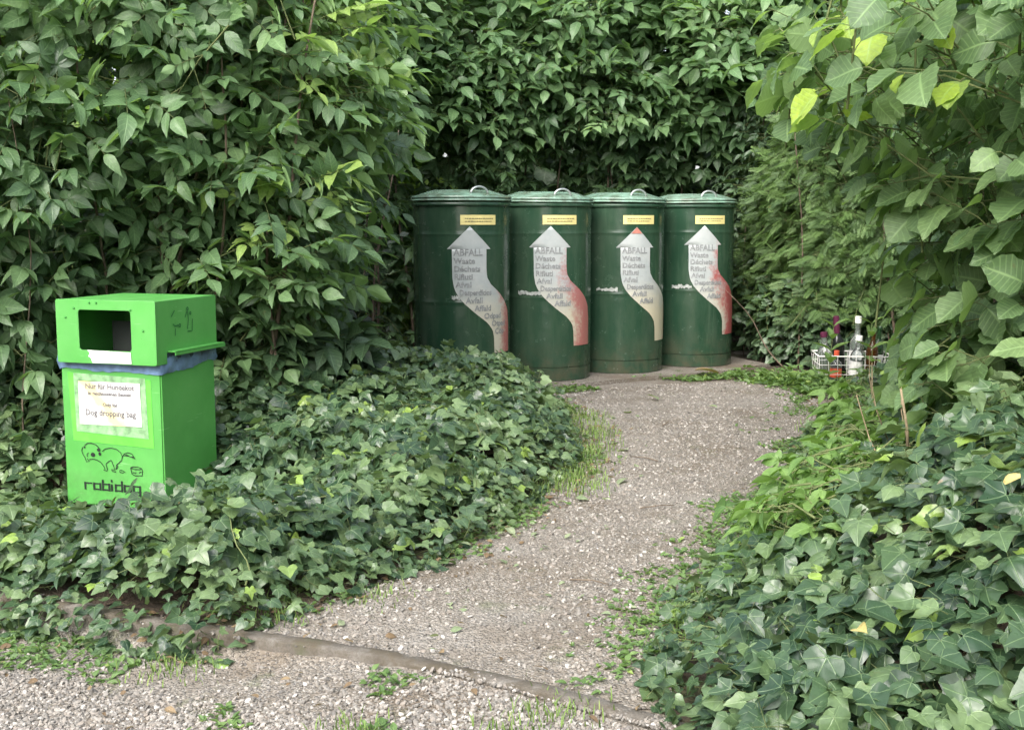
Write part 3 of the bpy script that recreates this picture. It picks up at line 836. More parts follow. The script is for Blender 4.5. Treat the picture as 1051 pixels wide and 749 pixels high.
def plate_mesh(name, outlines, depth, bevel=0.0):
    """2D outlines (first outer, the rest holes) in XY, extruded +-depth/2 along Z"""
    c = bpy.data.curves.new(name, 'CURVE'); c.dimensions = '2D'; c.fill_mode = 'BOTH'; c.extrude = max(depth / 2 - bevel, 0); c.bevel_depth = bevel; c.bevel_resolution = 2
    for ol in outlines:
        s = c.splines.new('POLY'); s.points.add(len(ol) - 1); s.use_cyclic_u = True
        for p, q in zip(s.points, ol): p.co = (q[0], q[1], 0, 1)
    o = bpy.data.objects.new(name, c); COL.objects.link(o)
    dg = bpy.context.evaluated_depsgraph_get()
    me = bpy.data.meshes.new_from_object(o.evaluated_get(dg)); me.name = name
    bpy.data.objects.remove(o); bpy.data.curves.remove(c)
    me.materials.clear()
    return me

def rrect(x0, y0, x1, y1, r, n=5):
    pts = []
    for cx, cy, a0 in ((x1 - r, y1 - r, 0), (x0 + r, y1 - r, 90), (x0 + r, y0 + r, 180), (x1 - r, y0 + r, 270)):
        for i in range(n + 1):
            a = math.radians(a0 + 90 * i / n); pts.append((cx + r * math.cos(a), cy + r * math.sin(a)))
    return pts

def lathe(profile, seg=64, name='lathe'):
    V = []; T = []
    n = len(profile)
    for i in range(seg):
        a = 2 * PI * i / seg
        for r_, z in profile: V.append((r_ * math.cos(a), r_ * math.sin(a), z))
    for i in range(seg):
        k = (i + 1) % seg
        for j in range(n - 1):
            a, b, c, d = i * n + j, k * n + j, k * n + j + 1, i * n + j + 1
            T += [(a, b, c), (a, c, d)]
    me = np_mesh(name, V, T)
    bm = bmesh.new(); bm.from_mesh(me)
    bmesh.ops.remove_doubles(bm, verts=bm.verts, dist=1e-5)
    bmesh.ops.recalc_face_normals(bm, faces=bm.faces)
    bm.to_mesh(me); bm.free()
    try: me.set_sharp_from_angle(angle=math.radians(38))
    except Exception: pass
    return me

# ------------------------------------------------------------------ painted drum material
def drum_mat(name, seed, lid=False):
    m, nt, N, L = new_mat(name); g = G(nt)
    p = g.n('ShaderNodeBsdfPrincipled'); o = g.n('ShaderNodeOutputMaterial'); g.l(p.outputs[0], o.inputs[0])
    tc = g.n('ShaderNodeTexCoord'); g.tc = tc
    mp = g.n('ShaderNodeMapping'); mp.inputs['Location'].default_value = (seed * 3.1, seed, 0); g.l(tc.outputs['Object'], mp.inputs['Vector'])
    st = g.n('ShaderNodeMapping'); st.inputs['Scale'].default_value = (16, 16, .8); g.l(mp.outputs[0], st.inputs['Vector'])
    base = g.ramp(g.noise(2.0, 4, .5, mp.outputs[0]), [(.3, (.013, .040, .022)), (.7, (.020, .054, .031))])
    if lid: base = g.ramp(g.noise(6.0, 5, .6, mp.outputs[0]), [(.3, (.17, .31, .23)), (.7, (.27, .42, .335))])  # weathered lid green, lightened to stand in for sky reflected on top
    streak = g.mr(g.noise(1.0, 5, .7, st.outputs[0]), .58, .75, 0, .35)
    base = g.mix(streak, base, (.10, .16, .10))
    dmap = g.n('ShaderNodeMapping'); dmap.inputs['Scale'].default_value = (5, 5, 1.3); g.l(mp.outputs[0], dmap.inputs['Vector'])
    base = g.mix(g.mr(g.noise(1.0, 6, .72, dmap.outputs[0]), .42, .75, 0, .5), base, (.075, .105, .07))
    scr = g.n('ShaderNodeMapping'); scr.inputs['Scale'].default_value = (3, 3, 42); g.l(mp.outputs[0], scr.inputs['Vector'])
    base = g.mix(g.mr(g.noise(1.0, 4, .6, scr.outputs[0]), .73, .745, 0, .35), base, (.22, .25, .22))
    dirt = g.noise(9, 6, .7, mp.outputs[0])
    sep = g.n('ShaderNodeSeparateXYZ'); g.l(tc.outputs['Object'], sep.inputs[0])
    lowm = g.mr(sep.outputs[2], 0.0, .30, .9, 0)
    base = g.mix(g.math('MULTIPLY', g.mr(dirt, .4, .65, 0, 1), lowm), base, (.07, .065, .04))
    chips = g.mr(g.noise(38, 3, .6, mp.outputs[0]), .755, .77, 0, .6)
    base = g.mix(chips, base, (.2, .22, .2))
    g.l(base, p.inputs['Base Color'])
    g.l(g.mr(g.noise(14, 5, .65, mp.outputs[0]), .3, .7, .13, .30), p.inputs['Roughness'])
    bp = g.n('ShaderNodeBump'); bp.inputs['Strength'].default_value = .35; bp.inputs['Distance'].default_value = .02
    g.l(g.noise(3.2, 3, .5, mp.outputs[0]), bp.inputs['Height']); g.l(bp.outputs[0], p.inputs['Normal'])
    return m

def decal_mat(name, red, redstart, cream, seed):
    """white arrow foil: its own print fades from white over cream to red along its tail"""
    m, nt, N, L = new_mat(name); g = G(nt)
    p = g.n('ShaderNodeBsdfPrincipled'); o = g.n('ShaderNodeOutputMaterial'); g.l(p.outputs[0], o.inputs[0])
    uvn = g.n('ShaderNodeUVMap'); uvn.uv_map = 'UVMap'
    sep = g.n('ShaderNodeSeparateXYZ'); g.l(uvn.outputs[0], sep.inputs[0])
    u, v = sep.outputs[0], sep.outputs[1]       # u 0..1 across, v 0 tip .. 1 tail
    tc = g.n('ShaderNodeTexCoord'); g.tc = tc
    mp = g.n('ShaderNodeMapping'); mp.inputs['Location'].default_value = (seed * 2.3, seed * 1.7, 0); g.l(tc.outputs['Object'], mp.inputs['Vector'])
    n1 = g.noise(7, 5, .65, mp.outputs[0]); n2 = g.noise(40, 4, .7, mp.outputs[0])
    c = g.ramp(n1, [(.3, (.30, .335, .335)), (.7, (.40, .42, .41))])
    c = g.mix(g.mr(g.math('ADD', v, g.math('MULTIPLY', g.math('SUBTRACT', n1, .5), .3)), .45, .75, 0, cream), c, (.47, .42, .28))
    e = g.math('ADD', g.math('ADD', g.math('MULTIPLY', v, .75), g.math('MULTIPLY', u, .55)), g.math('ADD', g.math('MULTIPLY', g.math('SUBTRACT', n1, .5), .5), g.math('MULTIPLY', g.math('SUBTRACT', n2, .5), .45)))
    c = g.mix(g.math('MULTIPLY', g.mr(e, redstart, redstart + .22, 0, 1), red), c, (.31, .075, .072))
    c = g.mix(g.mr(n2, .58, .72, 0, .35), c, (.30, .29, .25))
    g.l(c, p.inputs['Base Color']); p.inputs['Roughness'].default_value = .5
    return m
M['print_grey'] = simple('grey_print', (.21, .22, .22), .6, var=.35, scale=60)
M['print_dark'] = simple('dark_print', (.05, .045, .03), .6)
M['sticker'] = simple('yellow_sticker', (.62, .54, .22), .5, var=.12, scale=20)
M['tape'] = simple('old_silver_tape', (.33, .35, .33), .4, var=.4, scale=45, bump=.6)
M['steel'] = simple('worn_steel', (.42, .45, .43), .38, .7, var=.25)
M['red_tip'] = simple('faded_red_foil', (.42, .16, .12), .5, var=.2, scale=30)

RB = .352
BH = 1.335
def zoom2(pts):          # arrow outline measured on the second drum (zoomed px) -> angle (rad) and drop below the tip (m)
    out = []
    for X, Y in pts:
        u = 535 + X / 4.68
        th = math.asin(max(-.985, min(.985, (u - 559.5) / 47.0)))
        out.append((th - math.asin((564.3 - 559.5) / 47.0), (Y - 97) / 4.68 * .00737))
    return out
ARROW_R = zoom2([(230, 198), (211, 199), (211, 290), (214, 325), (232, 358), (270, 395), (298, 435), (314, 480), (318, 540), (318, 670)])
ARROW_L = zoom2([(37, 198), (58, 199), (60, 330), (68, 375), (85, 410), (115, 445), (165, 490), (215, 530), (240, 565), (246, 600), (248, 670)])
def edge_at(pts, z):
    zs = [p[1] for p in pts]; ts = [p[0] for p in pts]
    return float(np.interp(z, zs, ts))

def cyl_pt(th, z, r_): return (r_ * math.sin(th), -r_ * math.cos(th), z)   # th 0 faces -Y

def strip_mesh(name, rows, r_, th0, ztip, nacr=10):
    """rows: (drop, left, right) ; sheet wrapped on the drum"""
    V = []; T = []; U = []
    zmax = rows[-1][0]
    for d, l, r2 in rows:
        for j in range(nacr + 1):
            f = j / nacr; th = th0 + l + (r2 - l) * f
            V.append(cyl_pt(th, ztip - d, r_)); U.append((f, d / zmax))
    n = nacr + 1
    for i in range(len(rows) - 1):
        for j in range(nacr):
            a, b, c, d = i * n + j, i * n + j + 1, (i + 1) * n + j + 1, (i + 1) * n + j
            T += [(a, d, c), (a, c, b)]
    return np_mesh(name, V, T, U)

WORDS = ['ABFALL', 'Waste', 'Déchets', 'Rifiuti', 'Afval', 'Desperdícios', 'Avfall', 'Affald', 'Odpad', 'Otpad', 'Çöp']
def make_drum(i, loc, face, tip, label, decal, tape, tilt, redtip=False, swap=0.0):
    root = empty('waste_drum', (loc[0], loc[1], .035), face)      # -Y of the drum faces the camera
    tag(root, label, 'waste bin', 'four green round waste drums in a row')
    mat = drum_mat('drum_paint', i); lidm = drum_mat('lid_paint_sky_sheen', i + 7, True)
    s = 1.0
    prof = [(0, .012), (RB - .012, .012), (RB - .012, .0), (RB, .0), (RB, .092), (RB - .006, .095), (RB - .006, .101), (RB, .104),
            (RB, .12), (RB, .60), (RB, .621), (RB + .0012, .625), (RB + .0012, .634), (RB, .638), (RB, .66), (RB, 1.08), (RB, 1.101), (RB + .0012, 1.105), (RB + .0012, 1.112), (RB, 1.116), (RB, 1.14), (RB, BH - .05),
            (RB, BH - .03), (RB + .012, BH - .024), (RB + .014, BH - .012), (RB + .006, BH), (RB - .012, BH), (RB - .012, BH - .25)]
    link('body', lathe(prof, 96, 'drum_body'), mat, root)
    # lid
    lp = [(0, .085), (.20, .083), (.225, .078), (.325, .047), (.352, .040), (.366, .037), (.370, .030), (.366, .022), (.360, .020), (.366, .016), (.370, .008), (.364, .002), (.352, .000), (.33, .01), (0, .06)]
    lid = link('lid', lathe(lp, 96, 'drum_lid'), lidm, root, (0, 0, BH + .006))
    lid.rotation_euler = tilt
    ha = Acc(); th = 0.42 - face * .0 + tip * .2
    c0 = np.array(cyl_pt(th, 0, .29)); tang = np.array([math.cos(th), math.sin(th), 0])
    pts = [c0 + tang * (.068 * math.cos(a)) + UP * (.05 + .052 * math.sin(a)) for a in np.linspace(0, PI, 13)]
    tube(ha, pts, .0085, 8)
    link('handle', ha.mesh('handle'), M['steel'], lid)
    # arrow
    ztip = 1.165 - .012 * (i == 2)
    rows = []
    hd = ARROW_R[0][1]
    for d in np.linspace(.0, hd, 6): rows.append((d, ARROW_L[0][0] * d / hd, ARROW_R[0][0] * d / hd))
    end = ARROW_R[-1][1]
    for d in np.linspace(hd + .001, end, 34): rows.append((d, edge_at(ARROW_L[1:], d), edge_at(ARROW_R[1:], d)))
    ar = link('arrow_sign', strip_mesh('arrow_sign', rows, RB + .0030, tip, ztip), decal, root)
    if redtip:
        rr = [(d, ARROW_L[0][0] * d / hd * .9, ARROW_R[0][0] * d / hd * .9) for d in np.linspace(.004, .05, 4)]
        link('red_point', strip_mesh('red_point', rr, RB + .0055, tip, ztip), M['red_tip'], ar)
    # lettering wrapped on the arrow
    acc = Acc(); z = ztip - hd - .045
    for k, w in enumerate(WORDS[:8 if i else 11]):
        sz = .066 if k == 0 else .056
        me = text_mesh(w, sz, bold=.0018)
        zl = z - .056 * k
        v = np.array([q.co[:] for q in me.vertices]); d = ztip - zl
        left = max(edge_at(ARROW_L[1:], d), edge_at(ARROW_L[1:], d - .04)) + .035
        width = (min(edge_at(ARROW_R[1:], d), edge_at(ARROW_R[1:], max(hd + .002, d - .048))) - left - .09) * RB
        sc = min(1.0, width / max(1e-4, v[:, 0].max()))
        me.calc_loop_triangles()
        T = np.array([t.vertices[:] for t in me.loop_triangles])
        th_ = tip + left + v[:, 0] * sc / RB
        acc.add(np.column_stack([(RB + .0055) * np.sin(th_), -(RB + .0055) * np.cos(th_), zl + v[:, 1]]), T)
        bpy.data.meshes.remove(me)
    link('lettering', acc.mesh('lettering', False), M['print_grey'], ar)
    # yellow notice
    nt0, nt1, nz0, nz1 = tip - .17 + swap, tip + .60 + swap, 1.176, 1.245
    stq = link('notice_sticker', strip_mesh('notice_sticker', [(0, nt0, nt1), (nz1 - nz0, nt0, nt1)], RB + .0032, 0, nz1), M['sticker'], root)
    acc = Acc(); rs = np.random.default_rng(i + 3)
    for row, zz in enumerate((nz1 - .028, nz1 - .048)):
        t = nt0 + .09
        while t < nt1 - .1 - .04 * row:
            w = rs.uniform(.02, .06)
            V = [cyl_pt(t, zz, RB + .0055), cyl_pt(t + w, zz, RB + .0055), cyl_pt(t + w, zz + .005, RB + .0055), cyl_pt(t, zz + .005, RB + .0055)]
            acc.add(V, [(0, 1, 2), (0, 2, 3)]); t += w + .012
    link('print', acc.mesh('print', False), M['print_dark'], stq)
    # silver tape scrap at half height
    if tape:
        t0, t1 = tape; V = []; T = []; K = 14; rs = np.random.default_rng(i + 90)
        for k in range(K + 1):
            th_ = t0 + (t1 - t0) * k / K; a, b = rs.uniform(.004, .02, 2)
            V += [cyl_pt(th_, .665 - a, RB + .004), cyl_pt(th_, .665 + b, RB + .004)]
            if k: T += [(2 * k - 2, 2 * k, 2 * k + 1), (2 * k - 2, 2 * k + 1, 2 * k - 1)]
        link('tape_scrap', np_mesh('tape_scrap', V, T), M['tape'], root)
    return root

D1 = decal_mat('arrow_foil_blue_white', .9, .86, .6, 1)
D2 = decal_mat('arrow_foil_pink', .85, .66, .7, 2)
D3 = decal_mat('arrow_foil_cream', .30, 1.05, .85, 3)
D4 = decal_mat('arrow_foil_red', 1.0, .66, .5, 4)
def toward(b): return math.atan2(b[0], b[1])     # rotation that makes -Y look at the camera
dl = ['dark green round waste drum nearest the camera, leftmost, its foot hidden by ivy',
      'second dark green waste drum from the left, arrow sign with pinkish red tail',
      'third dark green waste drum, its cream arrow sign tipped with a red point',
      'farthest dark green waste drum on the right, arrow sign with deep red tail']
tips = [math.radians(9.6), math.radians(5.9), math.radians(21), math.radians(17)]
tapes = [(-.2, .05), (-.62, -.10), (-.55, -.05), (-.45, .02)]
tilts = [(.0, .0, 0), (.012, .010, 0), (-.006, .012, 0), (.0, -.008, 0)]
for i, b in enumerate(BINS):
    make_drum(i, b, -toward(b), tips[i], dl[i], (D1, D2, D3, D4)[i], tapes[i], tilts[i], redtip=(i == 2), swap=(-.02, .0, -.14, -.05)[i])

M['slab'] = gravel_mat('mossy_slab', 1.0, 1.0, .0)
# low slab under the drums
def slab():
    bm = bmesh.new()
    pts = [(-1.0, 8.0), (-.35, 8.02), (.35, 8.55), (1.0, 9.0), (1.75, 9.42), (2.2, 9.85), (1.9, 10.6), (.5, 10.2), (-.9, 9.4)]
    vs = [bm.verts.new((x, y, .031)) for x, y in pts]; f = bm.faces.new(vs)
    r_ = bmesh.ops.extrude_face_region(bm, geom=[f])
    for v in r_['geom']:
        if isinstance(v, bmesh.types.BMVert): v.co.z = -.15
    bmesh.ops.recalc_face_normals(bm, faces=bm.faces)
    bmesh.ops.bevel(bm, geom=[e for e in bm.edges if all(abs(v.co.z - .031) < 1e-4 for v in e.verts)], offset=.012, segments=2, affect='EDGES')
    o = link('pavement', bm_mesh('pavement', bm), M['slab']); tag(o, kind='structure')
slab()

# ------------------------------------------------------------------ dog waste bin
def make_dogbin():
    root = empty('dog_waste_bin', (DB_C[0], DB_C[1], DB_Z), DB_YAW)
    tag(root, 'bright green dog waste bin with slotted hood and taped paper notice standing in ivy', 'dog waste bin')
    m, nt, N, L = new_mat('bright_green_paint'); g = G(nt)
    p = g.n('ShaderNodeBsdfPrincipled'); o = g.n('ShaderNodeOutputMaterial'); g.l(p.outputs[0], o.inputs[0])
    c = g.ramp(g.noise(5, 5), [(.3, (.066, .27, .052)), (.7, (.080, .32, .064))])
    c = g.mix(g.mr(g.noise(30, 5, .7), .62, .75, 0, .3), c, (.05, .20, .04))
    tc = g.tc; sp = g.n('ShaderNodeSeparateXYZ'); g.l(tc.outputs['Object'], sp.inputs[0])
    c = g.mix(g.mr(g.noise(2.6, 5, .6), .40, .70, 0, .35), c, (.14, .36, .11))
    vm = g.n('ShaderNodeMapping'); vm.inputs['Scale'].default_value = (30, 30, 2.2); g.l(tc.outputs['Object'], vm.inputs['Vector'])
    c = g.mix(g.mr(g.noise(1.0, 4, .65, vm.outputs[0]), .60, .78, 0, .30), c, (.05, .19, .04))
    sm_ = g.n('ShaderNodeMapping'); sm_.inputs['Rotation'].default_value = (.5, .4, .3); sm_.inputs['Scale'].default_value = (9, 9, 90); g.l(tc.outputs['Object'], sm_.inputs['Vector'])
    c = g.mix(g.mr(g.noise(1.0, 3, .5, sm_.outputs[0]), .70, .72, 0, .5), c, (.20, .42, .17))
    c = g.mix(g.mr(g.noise(95, 2, .5), .755, .77, 0, .8), c, (.03, .07, .03))
    c = g.mix(g.math('MULTIPLY', g.mr(sp.outputs[2], 0, .22, .7, 0), g.mr(g.noise(11, 5, .7), .42, .6, 0, 1)), c, (.06, .16, .04))
    g.l(c, p.inputs['Base Color']); g.l(g.mr(g.noise(18, 4), .3, .7, .32, .5), p.inputs['Roughness'])
    bp = g.n('ShaderNodeBump'); bp.inputs['Strength'].default_value = .06; bp.inputs['Distance'].default_value = .02
    g.l(g.noise(6, 3), bp.inputs['Height']); g.l(bp.outputs[0], p.inputs['Normal'])
    gm = m
    hx, hy = DB_W / 2, DB_D / 2
    zt = .63
    def box(x0, y0, z0, x1, y1, z1, bev=.004, name='box'):
        bm = bmesh.new(); bmesh.ops.create_cube(bm, size=1)
        for v in bm.verts:
            v.co = Vector(((x0 + x1) / 2 + v.co.x * (x1 - x0), (y0 + y1) / 2 + v.co.y * (y1 - y0), (z0 + z1) / 2 + v.co.z * (z1 - z0)))
        if bev: bmesh.ops.bevel(bm, geom=list(bm.edges), offset=bev, segments=2, affect='EDGES')
        return bm_mesh(name, bm)
    link('body', box(-hx, -hy, 0, hx, hy, zt, .006, 'body'), gm, root)
    # blue bag folded over the rim, crumpled
    bag = simple('blue_bag', (.13, .21, .33), .3, var=.45, scale=14, bump=.8, bscale=22)
    V = []; T = []; K = 120; rows = 5; rs = np.random.default_rng(5)
    per = []
    for k in range(K):
        t = k / K * 4; sgm = int(t); f = t - sgm
        cs = [(-hx, -hy), (hx, -hy), (hx, hy), (-hx, hy)]
        a = np.array(cs[sgm]); b = np.array(cs[(sgm + 1) % 4]); per.append(a + (b - a) * f)
    low = .580 + .006 * np.convolve(rs.normal(size=K + 8), np.ones(9) / 3, 'valid')[:K]
    for k in range(K):
        pt = per[k]; o_ = nrm((pt / np.array([hx, hy]))[None])[0]
        for j in range(rows):
            f = j / (rows - 1)
            bl = .003 + .005 * math.sin(f * PI) * (1 + .6 * math.sin(k * .9 + j)) + .003 * rs.random()
            V.append((pt[0] + np.sign(pt[0]) * (abs(pt[0]) > hx - 1e-3) * bl, pt[1] + np.sign(pt[1]) * (abs(pt[1]) > hy - 1e-3) * bl, zt + .018 + (low[k] - zt - .018) * f))
    for k in range(K):
        n_ = (k + 1) % K
        for j in range(rows - 1):
            a, b, c_, d = k * rows + j, n_ * rows + j, n_ * rows + j + 1, k * rows + j + 1
            T += [(a, d, c_), (a, c_, b)]
    link('rubbish_bag', np_mesh('rubbish_bag', V, T), bag, root)
    # hood
    h0, h1 = .612, .872
    fx0, fx1 = -hx + .022, hx + .012; fy = -hy - .042; by = hy + .006
    hole = rrect(fx0 + .225 * (fx1 - fx0), h0 + .20 * (h1 - h0), fx0 + .76 * (fx1 - fx0), h0 + .85 * (h1 - h0), .014)
    hood = empty('hood', (0, 0, 0)); hood.parent = root
    bm = bmesh.new()
    pm = plate_mesh('front', [rrect(fx0, h0, fx1, h1, .008, 3), hole[::-1]], .006, .0015)
    bm.from_mesh(pm)
    for v in bm.verts: v.co = Vector((v.co.x, fy - v.co.z + .003, v.co.y))
    bmesh.ops.recalc_face_normals(bm, faces=bm.faces)
    def addbox(*a):
        q = box(*a); b2 = bmesh.new(); b2.from_mesh(q); b2.to_mesh(q); b2.free(); bm.from_mesh(q)
    th = .005
    addbox(fx0 + .001, fy + .006, h1 - .007, fx1 - .001, by, h1 - .0012, .001)          # top
    addbox(fx0 + .001, fy + .006, h0, fx0 + .006, by, h1 - .0072, .001)          # left
    # right side with the cut-out for the tray
    sm = plate_mesh('side', [[(fy + .006, h0), (fy + .075, h0), (fy + .075, h0 + .045), (by, h0 + .045), (by, h1 - .0074), (fy + .006, h1 - .0074)]], .005, .001)
    b2 = bmesh.new(); b2.from_mesh(sm)
    for v in b2.verts: v.co = Vector((fx1 - .0035 + v.co.z, v.co.x, v.co.y))
    bmesh.ops.recalc_face_normals(b2, faces=b2.faces); b2.to_mesh(sm); b2.free(); bm.from_mesh(sm)
    addbox(fx0 + .007, by - .005, h0, fx1 - .007, by - .0005, h1 - .0074, .001)   # back
    bpy.data.objects.remove(hood)
    hood = link('hood', bm_mesh('hood', bm), gm, root)
    # inner chute and dark flap seen through the slot
    dk = simple('dark_rubber', (.012, .014, .014), .6)
    link('inner_flap', box(fx0 + .12, -.04, .62, fx1 - .03, -.034, .77, .001), dk, hood)
    # white label below the slot
    paper = simple('white_paper', (.60, .61, .60), .6, var=.06, scale=25, bump=.2)
    w = fx1 - fx0
    bm = bmesh.new(); ys = fy - .0032
    pts = [(fx0 + .31 * w, h0 + .055), (fx0 + .75 * w, h0 + .05), (fx0 + .755 * w, h0 + .004), (fx0 + .36 * w, h0 + .002), (fx0 + .345 * w, h0 + .022), (fx0 + .32 * w, h0 + .028), (fx0 + .335 * w, h0 + .043)]
    bm.faces.new([bm.verts.new((x, ys, z)) for x, z in pts]); link('paper_label', bm_mesh('paper_label', bm), paper, hood)
    # screws
    for sx, sz in ((.10, .72), (.19, .87), (.76, .86), (.88, .54), (.35, .96), (.42, .96)):
        sc = Acc()
        z = h0 + sz * (h1 - h0); x = fx0 + sx * w
        tube(sc, [(x, fy - .0005, z), (x, fy - .0035, z)], .0045, 8)
        link('rivet', sc.mesh('rivet'), simple('rivet_green', (.03, .22, .03), .4) if 'riv' not in M else M['riv'], hood)
    # bag tray on the right
    tr = Acc()
    bm = bmesh.new()
    tray = box(fx1 - .002, fy + .08, h0 + .047, fx1 + .038, by + .008, h0 + .053, .002, 'tray')
    bm.from_mesh(tray); q = box(fx1 + .033, fy + .08, h0 + .034, fx1 + .038, by + .008, h0 + .0465, .0015); bm.from_mesh(q)
    link('side_tray', bm_mesh('side_tray', bm), gm, hood)
    # dark bags in the slot under the tray
    link('bag_slot', box(fx1 - .010, fy + .078, h0 + .002, fx1 - .0055, by - .01, h0 + .044, .0005), simple('navy_plastic', (.03, .05, .10), .35), hood)
    # instruction pictograms on the hood's side (abstract strokes)
    ink = simple('black_ink', (.006, .012, .008), .55)
    def strokes(lines, to3d, wd, parent, name, mat):
        acc = Acc()
        for ln in lines:
            ln = np.array(ln, float)
            d = nrm(np.gradient(ln, axis=0)); pn = np.column_stack([-d[:, 1], d[:, 0]]) * wd / 2
            V = [to3d(*x) for x in (ln + pn)] + [to3d(*x) for x in (ln - pn)]
            n_ = len(ln); T = []
            for k in range(n_ - 1): T += [(k, n_ + k, n_ + k + 1), (k, n_ + k + 1, k + 1)]
            acc.add(V, T)
        return link(name, acc.mesh(name, False), mat, parent)
    S3 = lambda y, z: (fx1 + .0022, y, z)
    y0 = fy + .10; z0 = h0 + .09
    def arc(cx, cy, r_, a0, a1, n_=14, ry=None): 
        ry = ry or r_
        return [(cx + r_ * math.cos(math.radians(a0 + (a1 - a0) * k / n_)), cy + ry * math.sin(math.radians(a0 + (a1 - a0) * k / n_))) for k in range(n_ + 1)]
    strokes([[(y0 + .01, z0 + .10), (y0 + .035, z0 + .125)], [(y0 + .035, z0 + .02), (y0 + .038, z0 + .05)], arc(y0 + .07, z0 + .06, .006, 0, 360), [(y0 + .02, z0 + .07), (y0 + .035, z0 + .06), (y0 + .06, z0 + .062)],
             arc(y0 + .13, z0 + .125, .006, 0, 360), [(y0 + .11, z0 + .09), (y0 + .125, z0 + .115)], [(y0 + .13, z0 + .115), (y0 + .135, z0 + .08), (y0 + .125, z0 + .04)], arc(y0 + .15, z0 + .105, .005, 0, 360),
             [(y0 + .125, z0 + .03), (y0 + .16, z0 + .03), (y0 + .165, z0 + .08)]], S3, .006, hood, 'pictogram', simple('dark_green_ink', (.02, .14, .03), .6))
    # front body graphics
    F3 = lambda yo: (lambda x, z: (x, -hy - yo, z))
    fx = lambda f: -hx + f * DB_W
    # tape frame + paper
    tape = simple('clear_tape', (.11, .50, .06), .25, var=.15, scale=15, spec=.6)
    tape2 = simple('dull_tape', (.20, .36, .18), .3, var=.4, scale=30, bump=.4)
    def sheet(f0, z0_, f1, z1_, yo, mat, name, parent, jit=.003, seed=1):
        rs2 = np.random.default_rng(seed); bm = bmesh.new()
        cs = [(f0, z0_), (f1, z0_), (f1, z1_), (f0, z1_)]
        bm.faces.new([bm.verts.new((fx(a) + rs2.normal(0, jit), -hy - yo, b + rs2.normal(0, jit))) for a, b in cs])
        return link(name, bm_mesh(name, bm), mat, parent)
    fr = plate_mesh('tape_frame', [[(fx(.10), .275), (fx(.91), .262), (fx(.90), .545), (fx(.07), .565)], [(fx(.17), .345), (fx(.17), .535), (fx(.81), .53), (fx(.81), .34)]], .0006)
    for v in fr.vertices: v.co = Vector((v.co.x, -hy - .0012 - v.co.z, v.co.y))
    ft = link('tape_frame', fr, tape, root)
    ring = plate_mesh('dull_tape', [[(fx(.14), .315), (fx(.865), .30), (fx(.85), .552), (fx(.13), .563)], [(fx(.185), .352), (fx(.18), .533), (fx(.80), .528), (fx(.805), .345)]], .0006)
    for v in ring.vertices: v.co = Vector((v.co.x, -hy - .0032 - v.co.z, v.co.y))
    link('tape_strip', ring, tape2, ft)
    m, nt, N, L = new_mat('stained_paper'); g = G(nt)
    p = g.n('ShaderNodeBsdfPrincipled'); o = g.n('ShaderNodeOutputMaterial'); g.l(p.outputs[0], o.inputs[0])
    tc = g.n('ShaderNodeTexCoord'); g.tc = tc
    sp = g.n('ShaderNodeSeparateXYZ'); g.l(tc.outputs['Object'], sp.inputs[0])
    e = g.math('ADD', g.math('ADD', sp.outputs[0], g.math('MULTIPLY', sp.outputs[2], .9)), g.math('MULTIPLY', g.noise(9, 4), .16))
    st = g.math('MULTIPLY', g.mr(e, .36, .41, 0, 1), g.mr(e, .44, .49, 1, 0))
    c = g.mix(g.math('MULTIPLY', st, .75), (.58, .575, .55), (.60, .50, .17))
    g.l(c, p.inputs['Base Color']); p.inputs['Roughness'].default_value = .45
    nt_ = sheet(.18, .348, .80, .53, .0048, m, 'paper_notice', root, .001, 4)
    serif = []
    acc = Acc()
    for w_, zc, sz in (('Nur für Hundekot', .500, .032), ('in geschlossenen Beuteln', .474, .021), ('Only for', .428, .021), ('Dog dropping bag', .388, .036)):
        me = text_mesh(w_, sz, 'CENTER', bold=.0007); me.calc_loop_triangles()
        v = np.array([q.co[:] for q in me.vertices]); T = np.array([t.vertices[:] for t in me.loop_triangles])
        lim = .245; sc = min(1, lim / (v[:, 0].max() - v[:, 0].min()))
        acc.add(np.column_stack([fx(.495) + v[:, 0] * sc, np.full(len(v), -hy - .0064), zc + v[:, 1]]), T); bpy.data.meshes.remove(me)
    link('lettering', acc.mesh('lettering', False), simple('faded_ink', (.13, .125, .13), .6, var=.3, scale=60), nt_)
    # dog drawing
    X = lambda px: fx(0) + (px - 40) / 785 * DB_W          # px of the zoomed crop -> metres on the front
    Zz = lambda py: .272 - (py - 150) / 340 * .145
    dog = [[(205, 185), (230, 165), (262, 160), (295, 172), (318, 200), (325, 225)],
           [(190, 205), (180, 240), (188, 275), (205, 310), (215, 352), (240, 340), (222, 318)],
           [(240, 325), (275, 318), (300, 325), (330, 345), (345, 370), (362, 405), (350, 420), (380, 428)],
           [(345, 235), (370, 208), (415, 195), (460, 205), (492, 235), (503, 275), (498, 310), (470, 345), (455, 362), (450, 405)],
           [(370, 360), (395, 330), (415, 318)], [(372, 365), (382, 420)],
           [(415, 318), (432, 375), (440, 410), (412, 412), (420, 428), (450, 430)],
           [(450, 405), (462, 390), (465, 365)],
           [(503, 275), (520, 245), (548, 230), (580, 240), (605, 290), (575, 270), (545, 262), (515, 262)],
           [(225, 300), (222, 275), (235, 258)],
           [(478, 428), (480, 408), (498, 412), (520, 425), (500, 436), (478, 430)],
           [(565, 378), (580, 368), (620, 366), (652, 378), (640, 390), (600, 392), (565, 380)], [(565, 380), (575, 440), (600, 455), (655, 450), (658, 400), (652, 380)], [(580, 425), (610, 425)], [(630, 425), (648, 412)]]
    art = strokes([[(X(a), Zz(b)) for a, b in l] for l in dog], F3(.0025), .0035, root, 'dog_drawing', ink)
    acc = Acc()
